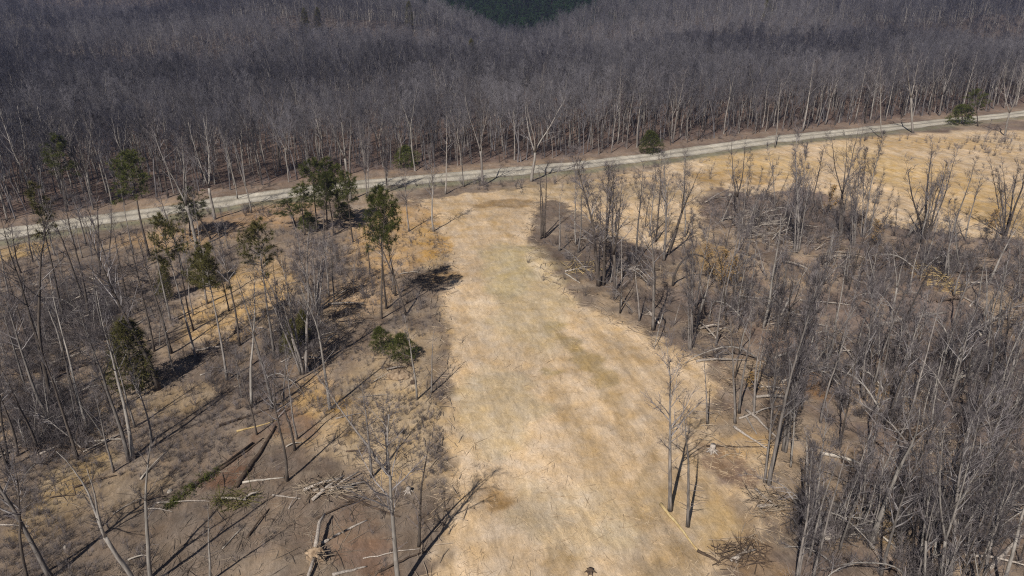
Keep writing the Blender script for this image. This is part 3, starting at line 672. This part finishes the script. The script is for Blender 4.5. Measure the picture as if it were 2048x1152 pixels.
# thicket trees
LFT = []; tries = 0
while len(LFT) < 40 and tries < 5000:
    tries += 1
    x, y = G(rgF.uniform(-90,600), rgF.uniform(500,960))
    if taken(x,y,LFT,3.0) or float(edge_d(CLEAR,np.array(x),np.array(y))) > -6 or road_d(x,y) > -6 or (x > -38 and y < 62): continue
    LFT.append((x,y))
for (x, y) in LFT:
    place(rgF.choice(['slim0','slim1','slim2','pole0','pole1']), None, None, 'thin bare dark tree scattered over the brushy left slope', group='thin trees on the left slope', bark=rgF.choices(['grey','dark','pale'],[4,5,1])[0], xyz=(x,y), h=rgF.uniform(9,18))
THK = []; tries = 0
while len(THK) < 62 and tries < 5000:
    tries += 1
    x, y = G(rgF.uniform(1180,2090), rgF.uniform(430,1180))
    if not inside(THICK, np.array(x), np.array(y)) or taken(x,y,THK,2.2): continue
    THK.append((x,y))
for (x, y) in THK:
    k = rgF.choice(['slim0','slim1','slim2','pole0','pole1','full0','full1','snag0','fork1']); b = rgF.choices(['grey','dark','pale'], [5,3,3])[0]
    place(k, None, None, 'thin bare tree in the crowded thicket right of the clearing', group='thicket trees right of the clearing', bark=b, xyz=(x,y), h=rgF.uniform(8,15.5))

def scatter_object(name, pts, protos, label):
    """one object: `protos` meshes repeated over points (x,y,z,rot,scale,index,tilt)"""
    a = np.array(pts, float); me = bpy.data.meshes.new(name); me.vertices.add(len(a)); me.vertices.foreach_set('co', a[:,:3].astype(np.float32).ravel())
    for nm, typ, c in (('rz','FLOAT',3),('sc','FLOAT',4),('tl','FLOAT',6)):
        at_ = me.attributes.new(nm, typ, 'POINT'); at_.data.foreach_set('value', a[:,c].astype(np.float32))
    if a.shape[1] > 7:
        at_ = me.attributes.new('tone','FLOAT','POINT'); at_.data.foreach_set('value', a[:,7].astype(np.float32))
    at_ = me.attributes.new('ix','INT','POINT'); at_.data.foreach_set('value', a[:,5].astype(np.int32))
    o = link(name, me); tag(o, label, 'woodland', kind='stuff')
    ng = bpy.data.node_groups.new(name, 'GeometryNodeTree'); N = ng.nodes; L = ng.links
    ng.interface.new_socket('Geometry', in_out='INPUT', socket_type='NodeSocketGeometry'); ng.interface.new_socket('Geometry', in_out='OUTPUT', socket_type='NodeSocketGeometry')
    gi = N.new('NodeGroupInput'); go = N.new('NodeGroupOutput'); jn = N.new('GeometryNodeJoinGeometry')
    for m_ in protos:
        po = bpy.data.objects.new(m_.name, m_)
        oi = N.new('GeometryNodeObjectInfo'); oi.inputs['Object'].default_value = po; oi.inputs['As Instance'].default_value = True
        L.new(oi.outputs['Geometry'], jn.inputs[0])
    ip = N.new('GeometryNodeInstanceOnPoints'); ip.inputs['Pick Instance'].default_value = True
    def na(nm, t):
        q = N.new('GeometryNodeInputNamedAttribute'); q.data_type = t; q.inputs['Name'].default_value = nm; return q.outputs['Attribute']
    cx = N.new('ShaderNodeCombineXYZ'); L.new(na('rz','FLOAT'), cx.inputs['Z']); L.new(na('tl','FLOAT'), cx.inputs['X'])
    e2 = N.new('FunctionNodeEulerToRotation'); L.new(cx.outputs[0], e2.inputs[0])
    L.new(gi.outputs[0], ip.inputs['Points']); L.new(jn.outputs[0], ip.inputs['Instance']); L.new(na('ix','INT'), ip.inputs['Instance Index'])
    L.new(e2.outputs[0], ip.inputs['Rotation']); L.new(na('sc','FLOAT'), ip.inputs['Scale']); L.new(ip.outputs[0], go.inputs[0])
    md = o.modifiers.new('scatter','NODES'); md.node_group = ng
    return o

FT = [joined(bare_tree(200+i, 18, (.15,.13,.16,.13,.15)[i], (.42,.34,.4,.45,.36)[i], (26,24,28,22,26)[i], (.29,.25,.3,.22,.27)[i], 44, 6, 5, wander=.045, tw=.017, lowstubs=1, **({} if i%2 else dict(fork=(.36+.04*i,2+(i==2),22)))), M[('grey','dark','fbark','fbark','pale')[i]], [M['ftwig'], M['flimb']], 'forest_tree') for i in range(5)]
FP = [joined(pine(220+i, 18, .2, .15, .2, 12, 6, .95, 8, .13), M['dark'], [M['fneedle'], M['dark']], 'forest_pine') for i in range(2)]
pts = []; pp = []
def band(y0, y1, sp, lim):
    y = y0
    while y < y1:
        x = -lim*y
        while x < lim*y:
            xx = x+rgF.uniform(-.48,.48)*sp; yy = y+rgF.uniform(-.48,.48)*sp
            d = float(road_d(xx, yy))
            if d > 7.5 and (d > 27 or not taken(xx,yy,EDGE,2.4)) and abs(xx) < lim*yy+5:
                pts_in(xx, yy)
            x += sp
        y += sp
GREEN_X0, GREEN_X1 = -130, 130
def ridge_light_tone(x, y):                         # sun on the crests and shade in the hollows, put into twig colour
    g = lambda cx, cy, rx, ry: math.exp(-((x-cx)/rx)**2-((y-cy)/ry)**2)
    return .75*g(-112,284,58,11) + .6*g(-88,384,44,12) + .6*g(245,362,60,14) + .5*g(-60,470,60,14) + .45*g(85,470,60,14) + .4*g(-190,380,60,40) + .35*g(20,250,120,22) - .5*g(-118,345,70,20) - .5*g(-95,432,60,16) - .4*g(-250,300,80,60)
def pts_in(x, y):
    z = hz(x,y)
    ev = y > 596 + 14*math.sin(x*.05) and GREEN_X0 < x < GREEN_X1
    if ev: pp.append((x,y,z-.2,rgF.uniform(0,6.28),rgF.uniform(.75,1.15),rgF.randrange(2),0))
    else:
        pts.append((x,y,z-.1,rgF.uniform(0,6.28),rgF.uniform(.7,1.1)*(1+.5*float(fbm(np.array(x),np.array(y),.02,2,70))),rgF.choice((0,0,1,2,2,3,3,4,4)),rgF.gauss(0,.05),min(1,max(0,.16+2.2*float(fbm(np.array(x*.6),np.array(y),.016,3,71))+ridge_light_tone(x,y)+rgF.gauss(0,.14)))))
band(130, 300, 3.5, .82); band(300, 560, 4.9, .78); band(560, 1000, 6.2, .76)
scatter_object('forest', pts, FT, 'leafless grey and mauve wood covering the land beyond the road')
scatter_object('evergreen_forest', pp, FP, 'dark green evergreen wood on the slope seen through the far notch')
print('forest', len(pts), len(pp))

# undergrowth and saplings
def shrub(seed, H=2.2, n=9, sp=.45, k=7, tw=.012):
    rg = random.Random(seed); C = MB()
    for i in range(n):
        a = rg.uniform(0,6.28); dd = Vector((math.cos(a)*sp*rg.uniform(.2,1.2), math.sin(a)*sp*rg.uniform(.2,1.2), 1)).normalized()
        q = path(Vector((rg.gauss(0,.12),rg.gauss(0,.12),-.1)), dd, H*rg.uniform(.6,1.1), 4, .1, .03, rg); C.tube(q, [.022,.018,.014,.010,.005], 3, cap=False)
        for j in range(k):
            p, d = at(q, rg.uniform(.2,.98)); b = path(p, d+perp(d,rg)*.8, rg.uniform(.3,.9), 2, .12, .05, rg); C.tube(b, [tw,tw*.8,tw*.3], 3, cap=False)
    return C.mesh('shrub', [M['brush']], False)
SH = [shrub(300+i, 1.6+.5*i) for i in range(4)]
SAP = [joined(bare_tree(320+i, 8, .07, .3, 14, .2, 34, 5, 4, wander=.04, tw=.011, lowstubs=2), M[('grey','dark','pale')[i]], [M['twig'], M['limb']], 'sapling_tree') for i in range(3)]
SAP += [joined(bare_tree(330+i, 8, .075, .3, 12, .2, 44, 5, 4, wander=.07, tw=.011, lowstubs=2, base_spread=14+10*i, up=-.10-.05*i), M[('grey','pale')[i]], [M['twig'], M['limb']], 'bent_sapling') for i in range(2)]
SAP += [joined(bare_tree(340, 6, .11, .5, 4, .12, 50, 3, 2, wander=.05, lowstubs=6, base_spread=8), M['pale'], [M['twig'], M['limb']], 'broken_stem')]
pts = []; sp_ = []
for _ in range(4300):
    px, py = rgF.uniform(1090,2150), rgF.uniform(385,1230); x, y = G(px, py)
    if px < 1430 and py < 690 and rgF.random() < .72: continue
    if inside(THICK, np.array(x), np.array(y)) and fbm(np.array(x),np.array(y),.12,3,60) > -.06+.12*rgF.random():
        pts.append((x,y,hz(x,y),rgF.uniform(0,6.28),rgF.uniform(.5,1.25),rgF.randrange(4),0))
        if rgF.random() < .36: sp_.append((x+.5,y+.5,hz(x+.5,y+.5),rgF.uniform(0,6.28),rgF.choice((rgF.uniform(.5,1.2),rgF.uniform(.9,1.75))),rgF.randrange(6),rgF.gauss(0,.13)))
for (cx, cy, rx, ry, n) in [(170,640,120,80,520),(60,700,90,160,330),(120,820,120,80,200),(420,540,60,40,60),(560,680,70,40,90),(640,520,90,50,140),(620,650,60,80,130),(90,860,100,60,120),(500,760,120,60,60),(730,560,60,40,40),(800,600,50,30,25),(1300,360,130,25,60),(1600,440,160,50,330),(1850,530,190,60,300),(1500,560,150,60,120),(1260,520,150,60,60),(1000,372,220,10,60),(1750,282,320,6,34),(560,430,120,12,50),(1990,290,60,20,60)]:
    for _ in range(n):
        x, y = G(cx+rgF.gauss(0,.55)*rx, cy+rgF.gauss(0,.55)*ry)
        if abs(float(road_d(x,y))) < 4.5: continue
        pts.append((x,y,hz(x,y),rgF.uniform(0,6.28),rgF.uniform(.4,1.0),rgF.randrange(4),0))
        if rgF.random() < .07: sp_.append((x,y,hz(x,y),rgF.uniform(0,6.28),rgF.uniform(.5,1.1),rgF.randrange(6),rgF.gauss(0,.10)))
for _ in range(900):                          # floor of the wood's edge
    x = rgF.uniform(-140,200); y = float(road_y(x))+rgF.uniform(8,45); pts.append((x,y,hz(x,y),rgF.uniform(0,6.28),rgF.uniform(.5,1.2),rgF.randrange(4),0))
while len(pts) < 9000:                        # low twigs and seedlings over the left slope
    x, y = G(rgF.uniform(-60,900), rgF.uniform(440,1180))
    e_ = float(edge_d(CLEAR,np.array(x),np.array(y)))
    if e_ > .5 or abs(float(road_d(x,y))) < 5 or rgF.random() > float(np.clip(.35+3.5*fbm(np.array(x),np.array(y),.13,3,64),.03,1)): continue
    pts.append((x,y,hz(x,y),rgF.uniform(0,6.28),rgF.uniform(.14,.42),rgF.randrange(4),0))
scatter_object('undergrowth', pts, SH, 'leafless brown undergrowth twigs on the thicket floor and slope')
scatter_object('sapling_thicket', sp_, SAP, 'countless thin saplings filling the right thicket and left slope')
print('undergrowth', len(pts), len(sp_))

# loose wood on the ground
D = MB(); D2 = MB(); rg = random.Random(500)
def stick(D, x, y, L, r, a, n=3, bend=.1, lift=.03):
    dx, dy = math.cos(a)*L/2, math.sin(a)*L/2
    z0 = hz(x-dx,y-dy); z1 = hz(x+dx,y+dy); zm = max(hz(x,y), (z0+z1)/2)
    o = Vector((-math.sin(a), math.cos(a), 0))*rg.gauss(0,bend)*L*.3
    D.tube([Vector((x-dx,y-dy,z0+lift)), Vector((x,y,zm+lift+rg.uniform(0,.05)))+o, Vector((x+dx,y+dy,z1+lift+rg.uniform(0,.08)))], [r,r*.9,r*.5], n, cap=False)
cnt = 0
while cnt < 15000:
    px, py = rg.uniform(-40,2090), rg.uniform(400,1190); x, y = G(px, py)
    e = float(edge_d(CLEAR, np.array(x), np.array(y))); 
    keep = .28 if e > 4 else (1. if e > -6 else .8)
    if abs(float(road_d(x,y))) < 4.5 or rg.random() > keep*float(np.clip(.42+3.2*fbm(np.array(x),np.array(y),.16,3,88),.06,1.2)): continue
    L = rg.uniform(.25,1.0) if rg.random() < .85 else rg.uniform(1,2.6)
    if e > 2: L *= .75
    stick(D if e > -1.5 else D2, x, y, L, rg.uniform(.009,.018)+L*.008, rg.uniform(0,3.14), 3, .1, .008 if e > 1 else .03); cnt += 1
tag(link('twig_litter', D2.mesh('twig_litter',[M['dchip']],False)), 'fallen twigs and broken branches strewn over the leaf litter', 'litter', kind='stuff')
tag(link('wood_litter', D.mesh('wood_litter',[M['chip']],False)), 'broken sticks and bark strewn over the cleared ground', 'litter', kind='stuff')

D3 = MB(); cnt = 0
nE = len(CLEAR)
while cnt < 1500:                             # bulldozed rim of the cleared strip
    i = rg.randrange(nE); a_, b_ = CLEAR[i], CLEAR[(i+1)%nE]; t = rg.random(); x = a_[0]+(b_[0]-a_[0])*t+rg.gauss(0,.9); y = a_[1]+(b_[1]-a_[1])*t+rg.gauss(0,.9)
    if y < 40 or y > 150 or rg.random() > math.hypot(b_[0]-a_[0],b_[1]-a_[1])/25 or abs(float(road_d(x,y))) < 6: continue
    L = rg.uniform(.3,1.9); al = math.atan2(b_[1]-a_[1], b_[0]-a_[0])+rg.gauss(0,.7)
    stick(D3, x, y, L, .015+L*.016, al, 4, .1, .05+rg.uniform(0,.12)); cnt += 1
tag(link('slash_rim', D3.mesh('slash_rim',[M['slash']],False)), 'broken branches pushed to the rim of the cleared strip', 'slash', kind='stuff')
# ------------------------------------------------------------------ fallen logs
def log(a, b, r, label, m='log', name='fallen_log', lift=0.0, branches=0, seed=0, pts2=None):
    rg2 = random.Random(seed or int(a[0]*7+a[1])); (x0,y0), (x1,y1) = pts2 or (G(*a), G(*b)); cx,cy = (x0+x1)/2,(y0+y1)/2; B = MB(); n = 8
    z = hz(cx,cy); L = math.hypot(x1-x0,y1-y0); pts = []
    for i in range(n+1):
        t = i/n; x = x0+(x1-x0)*t; y = y0+(y1-y0)*t
        pts.append(Vector((x-cx+rg2.gauss(0,.02)*L*.25, y-cy+rg2.gauss(0,.02)*L*.25, hz(x,y)-z+r*.8*(1-.5*t)+lift*math.sin(math.pi*t))))
    B.tube(pts, [r*(1-.55*i/n)*rg2.uniform(.93,1.07) for i in range(n+1)], 8)
    for j in range(branches):
        p, d = at(pts, rg2.uniform(.25,.95)); v = perp(d, rg2); v.z = abs(v.z); l = rg2.uniform(.5,1.6)
        B.tube(path(p, (v+d*.5), l, 3, .12, .02, rg2), [r*.3,r*.24,r*.17,r*.08], 4, cap=False)
    o = link(name, B.mesh('log',[M[m]])); o.location = (cx,cy,z); tag(o, label, 'log'); return o
LOGS = [
 ((1732,658),(1893,628),.36,'longest grey fallen trunk lying across the right thicket','log',4),
 ((1920,756),(2012,735),.22,'pale fallen log in the thicket at the right edge','log',3),
 ((1724,782),(1774,806),.16,'short pale fallen pole above the thick pale snag','log',0),
 ((1664,649),(1709,690),.15,'pale fallen pole at the left end of the longest fallen trunk','log',0),
 ((1482,442),(1552,358),.13,'long pale pole lying toward the right field','log',0),
 ((1130,549),(1160,569),.14,'short bleached log at the right clearing border','stone',0),
 ((1322,1006),(1396,1100),.17,'yellow freshly split log at the lower right clearing border','fresh',0),
 ((1395,1100),(1442,1124),.14,'dark log continuing from the yellow split log','dlog',0),
 ((1466,855),(1536,897),.16,'lowest of the three fallen poles under the stem pair','log',0),
 ((1492,818),(1552,874),.17,'upper pole of the three fallen poles under the stem pair','log',1),
 ((1490,830),(1514,868),.13,'short middle pole of the three fallen poles','log',0),
 ((1412,893),(1534,893),.10,'thin dark pole lying level across the orange soil','dlog',0),
 ((1510,979),(1553,1014),.13,'short log at the lower right lip of the tan ground','log',1),
 ((99,731),(188,700),.18,'upper one of two pale logs side by side at left','log',2),
 ((103,742),(174,720),.16,'lower one of two pale logs side by side at left','log',0),
 ((-6,868),(95,816),.17,'long pale log lying behind the dark poles at the left edge','log',1),
 ((-6,915),(52,895),.15,'short grey log at the left edge among the dark poles','log',0),
 ((440,853),(544,818),.15,'dark log pointing at the small red soil patch','dlog',2),
 ((472,864),(553,842),.12,'pale stick log below the dark pointing log','fresh',0),
 ((474,975),(551,854),.26,'thick dark log beside the larger red soil patch','dlog',0),
 ((440,938),(526,876),.15,'brown log along the left side of the larger red soil patch','dlog',0),
 ((485,967),(567,956),.12,'white thin log lying level at the left of the stick pile','stone',0),
 ((545,991),(602,999),.10,'thin pale log below the stick pile at left','log',0),
 ((684,994),(800,1033),.15,'dark log below the stick pile at right','dlog',4),
 ((644,1087),(733,1040),.15,'grey log above the uprooted stump at right','log',0),
 ((664,1150),(733,1128),.15,'grey log at the bottom right of the uprooted stump','log',0),
 ((180,558),(192,560),.12,'short white log in the litter behind the left brush heap','stone',0),
 ((217,595),(240,597),.12,'short white log right of the left brush heap','stone',0),
 ((400,748),(426,738),.10,'pale broken branch right of the cedar on the litter slope','log',1),
]
for (a, b, r, lab, m, br) in LOGS: log(a, b, r, lab, m, branches=br)

rgL = random.Random(909); k_ = 0
while k_ < 72:
    px, py = rgL.uniform(1190,2060), rgL.uniform(440,1130); x, y = G(px, py)
    if not inside(THICK, np.array(x), np.array(y)): continue
    a = rgL.gauss(.2,.8); L = rgL.uniform(2.5,8); q0, q1 = (x-math.cos(a)*L/2, y-math.sin(a)*L/2), (x+math.cos(a)*L/2, y+math.sin(a)*L/2)
    o = log((0,0),(0,0), rgL.uniform(.10,.21), 'grey fallen pole lying in the crowded right thicket', rgL.choice(['log','log','stone','dlog']), 'fallen_pole', rgL.uniform(.05,.35), rgL.choice((0,2,3,5)), seed=700+k_, pts2=(q0,q1)); o['group'] = 'fallen poles in the right thicket'; k_ += 1
k_ = 0
while k_ < 48:
    px, py = rgL.uniform(-10,840), rgL.uniform(540,1140); x, y = G(px, py)
    if float(edge_d(CLEAR, np.array(x), np.array(y))) > -2: continue
    a = rgL.gauss(.6,.6); L = rgL.uniform(1.5,5); q0, q1 = (x-math.cos(a)*L/2, y-math.sin(a)*L/2), (x+math.cos(a)*L/2, y+math.sin(a)*L/2)
    o = log((0,0),(0,0), rgL.uniform(.05,.11), 'thin broken pole lying on the leaf litter of the left slope', rgL.choice(['log','stone','dlog','dlog']), 'fallen_pole', rgL.uniform(.05,.3), rgL.choice((0,2,4)), seed=800+k_, pts2=(q0,q1)); o['group'] = 'broken poles on the left slope'; k_ += 1

# ------------------------------------------------------------------ brush piles
def pile(c, rx, ry, h, label, m='slash', n=70, logs=4, name='brush_pile', seed=0, rr=.035, flat=.6):
    rg2 = random.Random(seed or int(c[0]+c[1]*3)); x, y = G(*c); xr,_ = G(c[0]+rx,c[1]); rx_ = xr-x; _,y1 = G(c[0],c[1]-ry); ry_ = max(1,y1-y); z = hz(x,y)
    o = empty(name, (x,y,z), label, 'brush pile'); B = MB()
    for _ in range(n):
        a = rg2.uniform(0,6.28); q = math.sqrt(rg2.random()); px_, py_ = math.cos(a)*q*rx_, math.sin(a)*q*ry_
        hh = h*(1-q*q)*rg2.random(); d = Vector((rg2.gauss(0,1),rg2.gauss(0,flat),rg2.gauss(0,.35))).normalized(); L = rg2.uniform(1.0,3.4)
        p = Vector((px_,py_,max(.05,hh)+hz(x+px_,y+py_)-z))-d*L/2; p.z = max(p.z, .02+hz(x+p.x,y+p.y)-z)
        pt = path(p, d, L, 3, .07, -.01, rg2)
        for v in pt: v.z = max(v.z, .03)
        r = rr*rg2.uniform(.5,1.4); B.tube(pt, [r,r*.85,r*.65,r*.3], 4, cap=False)
        for k in range(2):
            p2, d2 = at(pt, rg2.uniform(.3,.98)); B.tube(path(p2, d2+perp(d2,rg2)*.8, rg2.uniform(.3,1), 2, .1, .02, rg2), [r*.4,r*.3,r*.12], 3, cap=False)
    link('branches', B.mesh('branches',[M[m]],False), o)
    for k in range(logs):
        B = MB(); a = rg2.gauss(.15,.45); L = rg2.uniform(.7,1.5)*rx_; cx = rg2.gauss(0,.25)*rx_; cy = rg2.gauss(0,.35)*ry_; r = rg2.uniform(.09,.17)
        dx, dy = math.cos(a)*L/2, math.sin(a)*L/2; zz = rg2.uniform(.2,h*.7)
        B.tube([Vector((cx-dx,cy-dy,r)), Vector((cx,cy,zz*.8+r)), Vector((cx+dx,cy+dy,zz+r*.6))], [r,r*.8,r*.5], 7)
        link('log', B.mesh('log',[M['log' if m != 'dark' else 'dlog']]), o)
    return o
pile((1540,462),75,42,3.0,'big pile of grey logs and branches before the right field','log',190,14,rr=.055)
pile((1600,440),60,40,2.2,'tangled dark branch heap right of the big log pile','dark',120,2)
pile((1430,425),60,30,1.8,'dark grey branch heap left of the big log pile','twigd',130,1)
pile((660,980),62,20,1.0,'heap of cut tan sticks on the bottom left slope','slash',120,7,rr=.04,flat=.3)
pile((600,650),50,24,1.0,'dark twiggy heap at the left of the crooked pale tree','twigd',90,2)
pile((420,700),40,20,.7,'dark twiggy heap below the tan leaf patch','twigd',70,1)
pile((700,640),50,24,.8,'dark broken branches below the twin trunked pine','dark',80,2)
pile((470,1000),38,18,.9,'green and brown broken brush heap by the larger red soil patch','cedar',60,2)
pile((205,580),85,45,2.4,'dark brush heap behind the two pale logs at left','twigd',330,3)
pile((130,690),75,45,2.2,'dark brush heap just behind the two pale logs','twigd',300,3)
pile((845,563),38,22,1.0,'dark root and brush heap on the left clearing edge','dark',70,2)
pile((690,590),60,26,.9,'dark broken branches between the pines and the many stemmed tree','twigd',80,2)
pile((640,690),50,40,1.4,'dark tangle at the foot of the crooked pale tree','twigd',90,3)
pile((1225,490),36,16,1.2,'dark brush heap behind the double trunked tree','twigd',70,2)
pile((1290,545),50,26,1.3,'brown brush heap in front of the bent arch tree','slash',90,3)
pile((1160,535),36,14,.6,'low heap of pale cut sticks at the right clearing border','fresh',40,2)
pile((1430,660),60,35,1.4,'grey branch tangle at the bend of the clearing border','slash',100,3)
pile((1872,562),26,26,1.6,'heap of yellow splintered wood in the right thicket','fresh',80,0,rr=.05)
pile((1800,520),70,40,1.8,'black brush tangle left of the yellow splintered heap','dark',170,4,rr=.05)
pile((1970,540),90,40,1.8,'black brush tangle right of the yellow splintered heap','dark',190,4,rr=.05)
pile((1690,520),60,40,1.7,'grey tangled slash heap under the hazy grey columns','slash',130,6,rr=.045)
pile((1560,640),60,40,1.2,'loose grey slash heap at the foot of the long pale leaning pole','slash',110,5)
pile((1900,900),60,40,1.2,'grey slash heap behind the big forked bottom right tree','slash',110,4)
pile((2010,640),50,30,1.2,'grey root tangle at the right edge of the thicket','slash',70,3)
pile((1530,765),40,30,1.0,'tan leaf and branch heap behind the fallen poles','chip',70,1)
pile((1480,1110),55,26,.8,'heap of dark sticks below the tan ground at the lower right','dlog',80,3)
pile((1800,850),50,30,1.0,'dark fallen branches behind the thick pale snag','dlog',70,3)
pile((1640,1060),60,40,1.0,'low dark tangle in the lower thicket by the brushy tree','twigd',90,2)
pile((1530,1010),36,30,.7,'broken pale sticks on the right lip of the tan ground','slash',50,2)
pile((800,740),30,16,.5,'small heap of roots on the dug mound','dlog',30,1)
pile((1170,480),40,14,.7,'low dark sticks around the three dark stems','dlog',60,2)
pile((120,890),70,30,.7,'dark broken sticks around the dark poles at left','dlog',80,2)

# fallen green tree top
def fallen_top():
    a, b = (330,1016), (452,925); x0,y0 = G(*a); x1,y1 = G(*b); z = hz(x0,y0); rg2 = random.Random(3)
    o = empty('fallen_cedar', (x0,y0,z), 'fallen green cedar lying on the litter of the bottom left slope', 'cedar')
    d = Vector((x1-x0,y1-y0,0)); L = d.length; d.normalize(); T = MB(); C = MB()
    T.tube([Vector((0,0,.15)), d*L*.5+Vector((0,0,.3)), d*L*1.5+Vector((0,0,.2))], [.04,.09,.15], 7)
    for _ in range(210):
        t = rg2.uniform(0,1); w = .25+.75*math.sin(math.pi*min(1,t*.9+.1)); s = d.cross(Vector((0,0,1)))*rg2.gauss(0,.4)*w
        p = d*L*t*.95+s+Vector((0,0,rg2.uniform(.08,.6*w))); needle_tuft(C, p, (s-d*.5+Vector((0,0,.2))).normalized(), rg2, .4, 9, .022)
    link('trunk', T.mesh('trunk',[M['dlog']]), o); link('crown', C.mesh('crown',[M['needle']],False), o)
fallen_top()

# uprooted stump with its plate of pale soil
def lump(r, seed, sq=(1,1,.8), sub=3, amp=.25, fr=2.2):
    import bmesh
    bm = bmesh.new(); bmesh.ops.create_icosphere(bm, subdivisions=sub, radius=1)
    for v in bm.verts:
        n = v.co.normalized(); k = 1+amp*2*float(fbm(np.array(n.x*fr+n.z*1.7+seed),np.array(n.y*fr-n.z*1.3+seed*2),1.0,4,seed)); v.co = Vector((n.x*sq[0],n.y*sq[1],n.z*sq[2]))*r*k
    me = bpy.data.meshes.new('lump'); bm.to_mesh(me); bm.free(); me.polygons.foreach_set('use_smooth',[True]*len(me.polygons)); return me
def uproot():
    x, y = G(632,1118); z = hz(x,y); rg2 = random.Random(8)
    o = empty('uprooted_tree', (x,y,z), 'uprooted stump with a pale root plate at the bottom left', 'stump')
    me = lump(.8, 5, (.95,.6,.8), 4, .55, 3.2); me.materials.append(M['soil']); r = link('root_plate', me, o); r.location = (0,0,.45)
    T = MB(); T.tube([Vector((-.1,.3,.7)), Vector((-.2,1.6,.9)), Vector((-.35,3.0,1.2)), Vector((-.15,4.2,1.1))], [.2,.17,.14,.1], 8)
    T.tube([Vector((0,-.3,.5)), Vector((-.1,-2.5,.3))], [.16,.12], 8); link('trunk', T.mesh('trunk',[M['log']]), o)
    C = MB()
    for k in range(26):
        a = rg2.uniform(0,6.28); d = Vector((math.cos(a), math.sin(a)*.5, rg2.uniform(-.3,.8))).normalized(); p = Vector((0,0,.55))+d*.6
        q = path(p, d, rg2.uniform(.4,1.3), 4, .3, -.06, rg2)
        for v in q: v.z = max(v.z,.03)
        C.tube(q, [.05,.038,.028,.018,.008], 5, cap=False)
    link('roots', C.mesh('roots',[M['slash']]), o)
uproot()
def mound(c, r, sq, seed, label, m='soil', name='dirt_mound', cat='mound', sub=4, amp=.25):
    x, y = G(*c); me = lump(r, seed, sq, sub, amp); me.materials.append(M[m]); o = link(name, me); o.location = (x,y,hz(x,y)); o.rotation_euler.z = seed; tag(o, label, cat); return o
mound((800,752),1.5,(1,.7,.35),3,'dug sandy mound at the left clearing edge')
mound((827,765),.45,(1,.8,.8),4,'dark rock beside the dug sandy mound','dlog','rock','rock',3)
mound((130,1092),.22,(1,.7,.8),5,'white rock on the litter at bottom left','stone','rock','rock',3)
mound((1748,594),.5,(1.2,.6,.6),6,'pale stone in the right thicket above the longest fallen trunk','stone','rock','rock',3)
mound((1590,788),.35,(1,.8,.7),7,'small white stone at the foot of the grey brushy trees','stone','rock','rock',3)
mound((338,978),.3,(1,.8,.7),8,'small grey stone right of the tall pale crooked tree','stone','rock','rock',3)
mound((1460,388),.7,(1.4,.7,.5),10,'white stone heap left of the right field','stone','rock','rock',3)
def stump(c, r, h, label, m='dlog', seed=1):
    x, y = G(*c); z = hz(x,y); o = empty('tree_stump', (x,y,z), label, 'stump'); rg2 = random.Random(seed); T = MB()
    T.tube([Vector((0,0,-.1)),Vector((0,0,.15)),Vector((.02,0,h*.6)),Vector((.03,.02,h))],[r*1.5,r*1.15,r,r*.95],10); link('trunk',T.mesh('trunk',[M[m]]),o)
    C = MB()
    for k in range(6):
        a = k*1.05+rg2.uniform(-.2,.2); d = Vector((math.cos(a),math.sin(a),0)); C.tube([d*r*.8+Vector((0,0,.25)),d*r*1.8+Vector((0,0,.08)),d*r*2.8+Vector((0,0,-.03))],[r*.4,r*.28,r*.08],6)
    link('roots',C.mesh('roots',[M[m]]),o)
stump((475,664),.3,.7,'dark stump on the right edge of the tan leaf patch',seed=2)
stump((1180,1146),.2,.4,'dark stump on the near clearing at the bottom',seed=3)
stump((1785,1150),.24,1.8,'tall black stump at the bottom of the lower thicket',seed=4)
stump((1424,903),.28,.9,'grey stump left of the level dark pole','log',seed=5)
stump((817,985),.22,.6,'small stump left of the short dark crooked tree','log',seed=6)

# ------------------------------------------------------------------ air between here and the far wood
import bmesh
hm = bpy.data.materials.new('haze'); hm.use_nodes = True; N_ = hm.node_tree.nodes; N_.remove(N_['Principled BSDF'])
pv = N_.new('ShaderNodeVolumePrincipled'); pv.inputs['Color'].default_value = (.52,.60,1.0,1); pv.inputs['Density'].default_value = .00019; pv.inputs['Anisotropy'].default_value = .2
hm.node_tree.links.new(pv.outputs[0], N_['Material Output'].inputs['Volume'])
bm = bmesh.new(); bmesh.ops.create_cube(bm, size=1); me = bpy.data.meshes.new('haze'); bm.to_mesh(me); bm.free(); me.materials.append(hm)
z0, z1 = float(Z.min())-1, float(Z.max())+26
ho = link('haze', me); ho.scale = (3040, 2700, z1-z0); ho.location = (0, 1270, (z0+z1)/2); tag(ho, 'thin bluish air over the far wood', 'haze', kind='stuff')
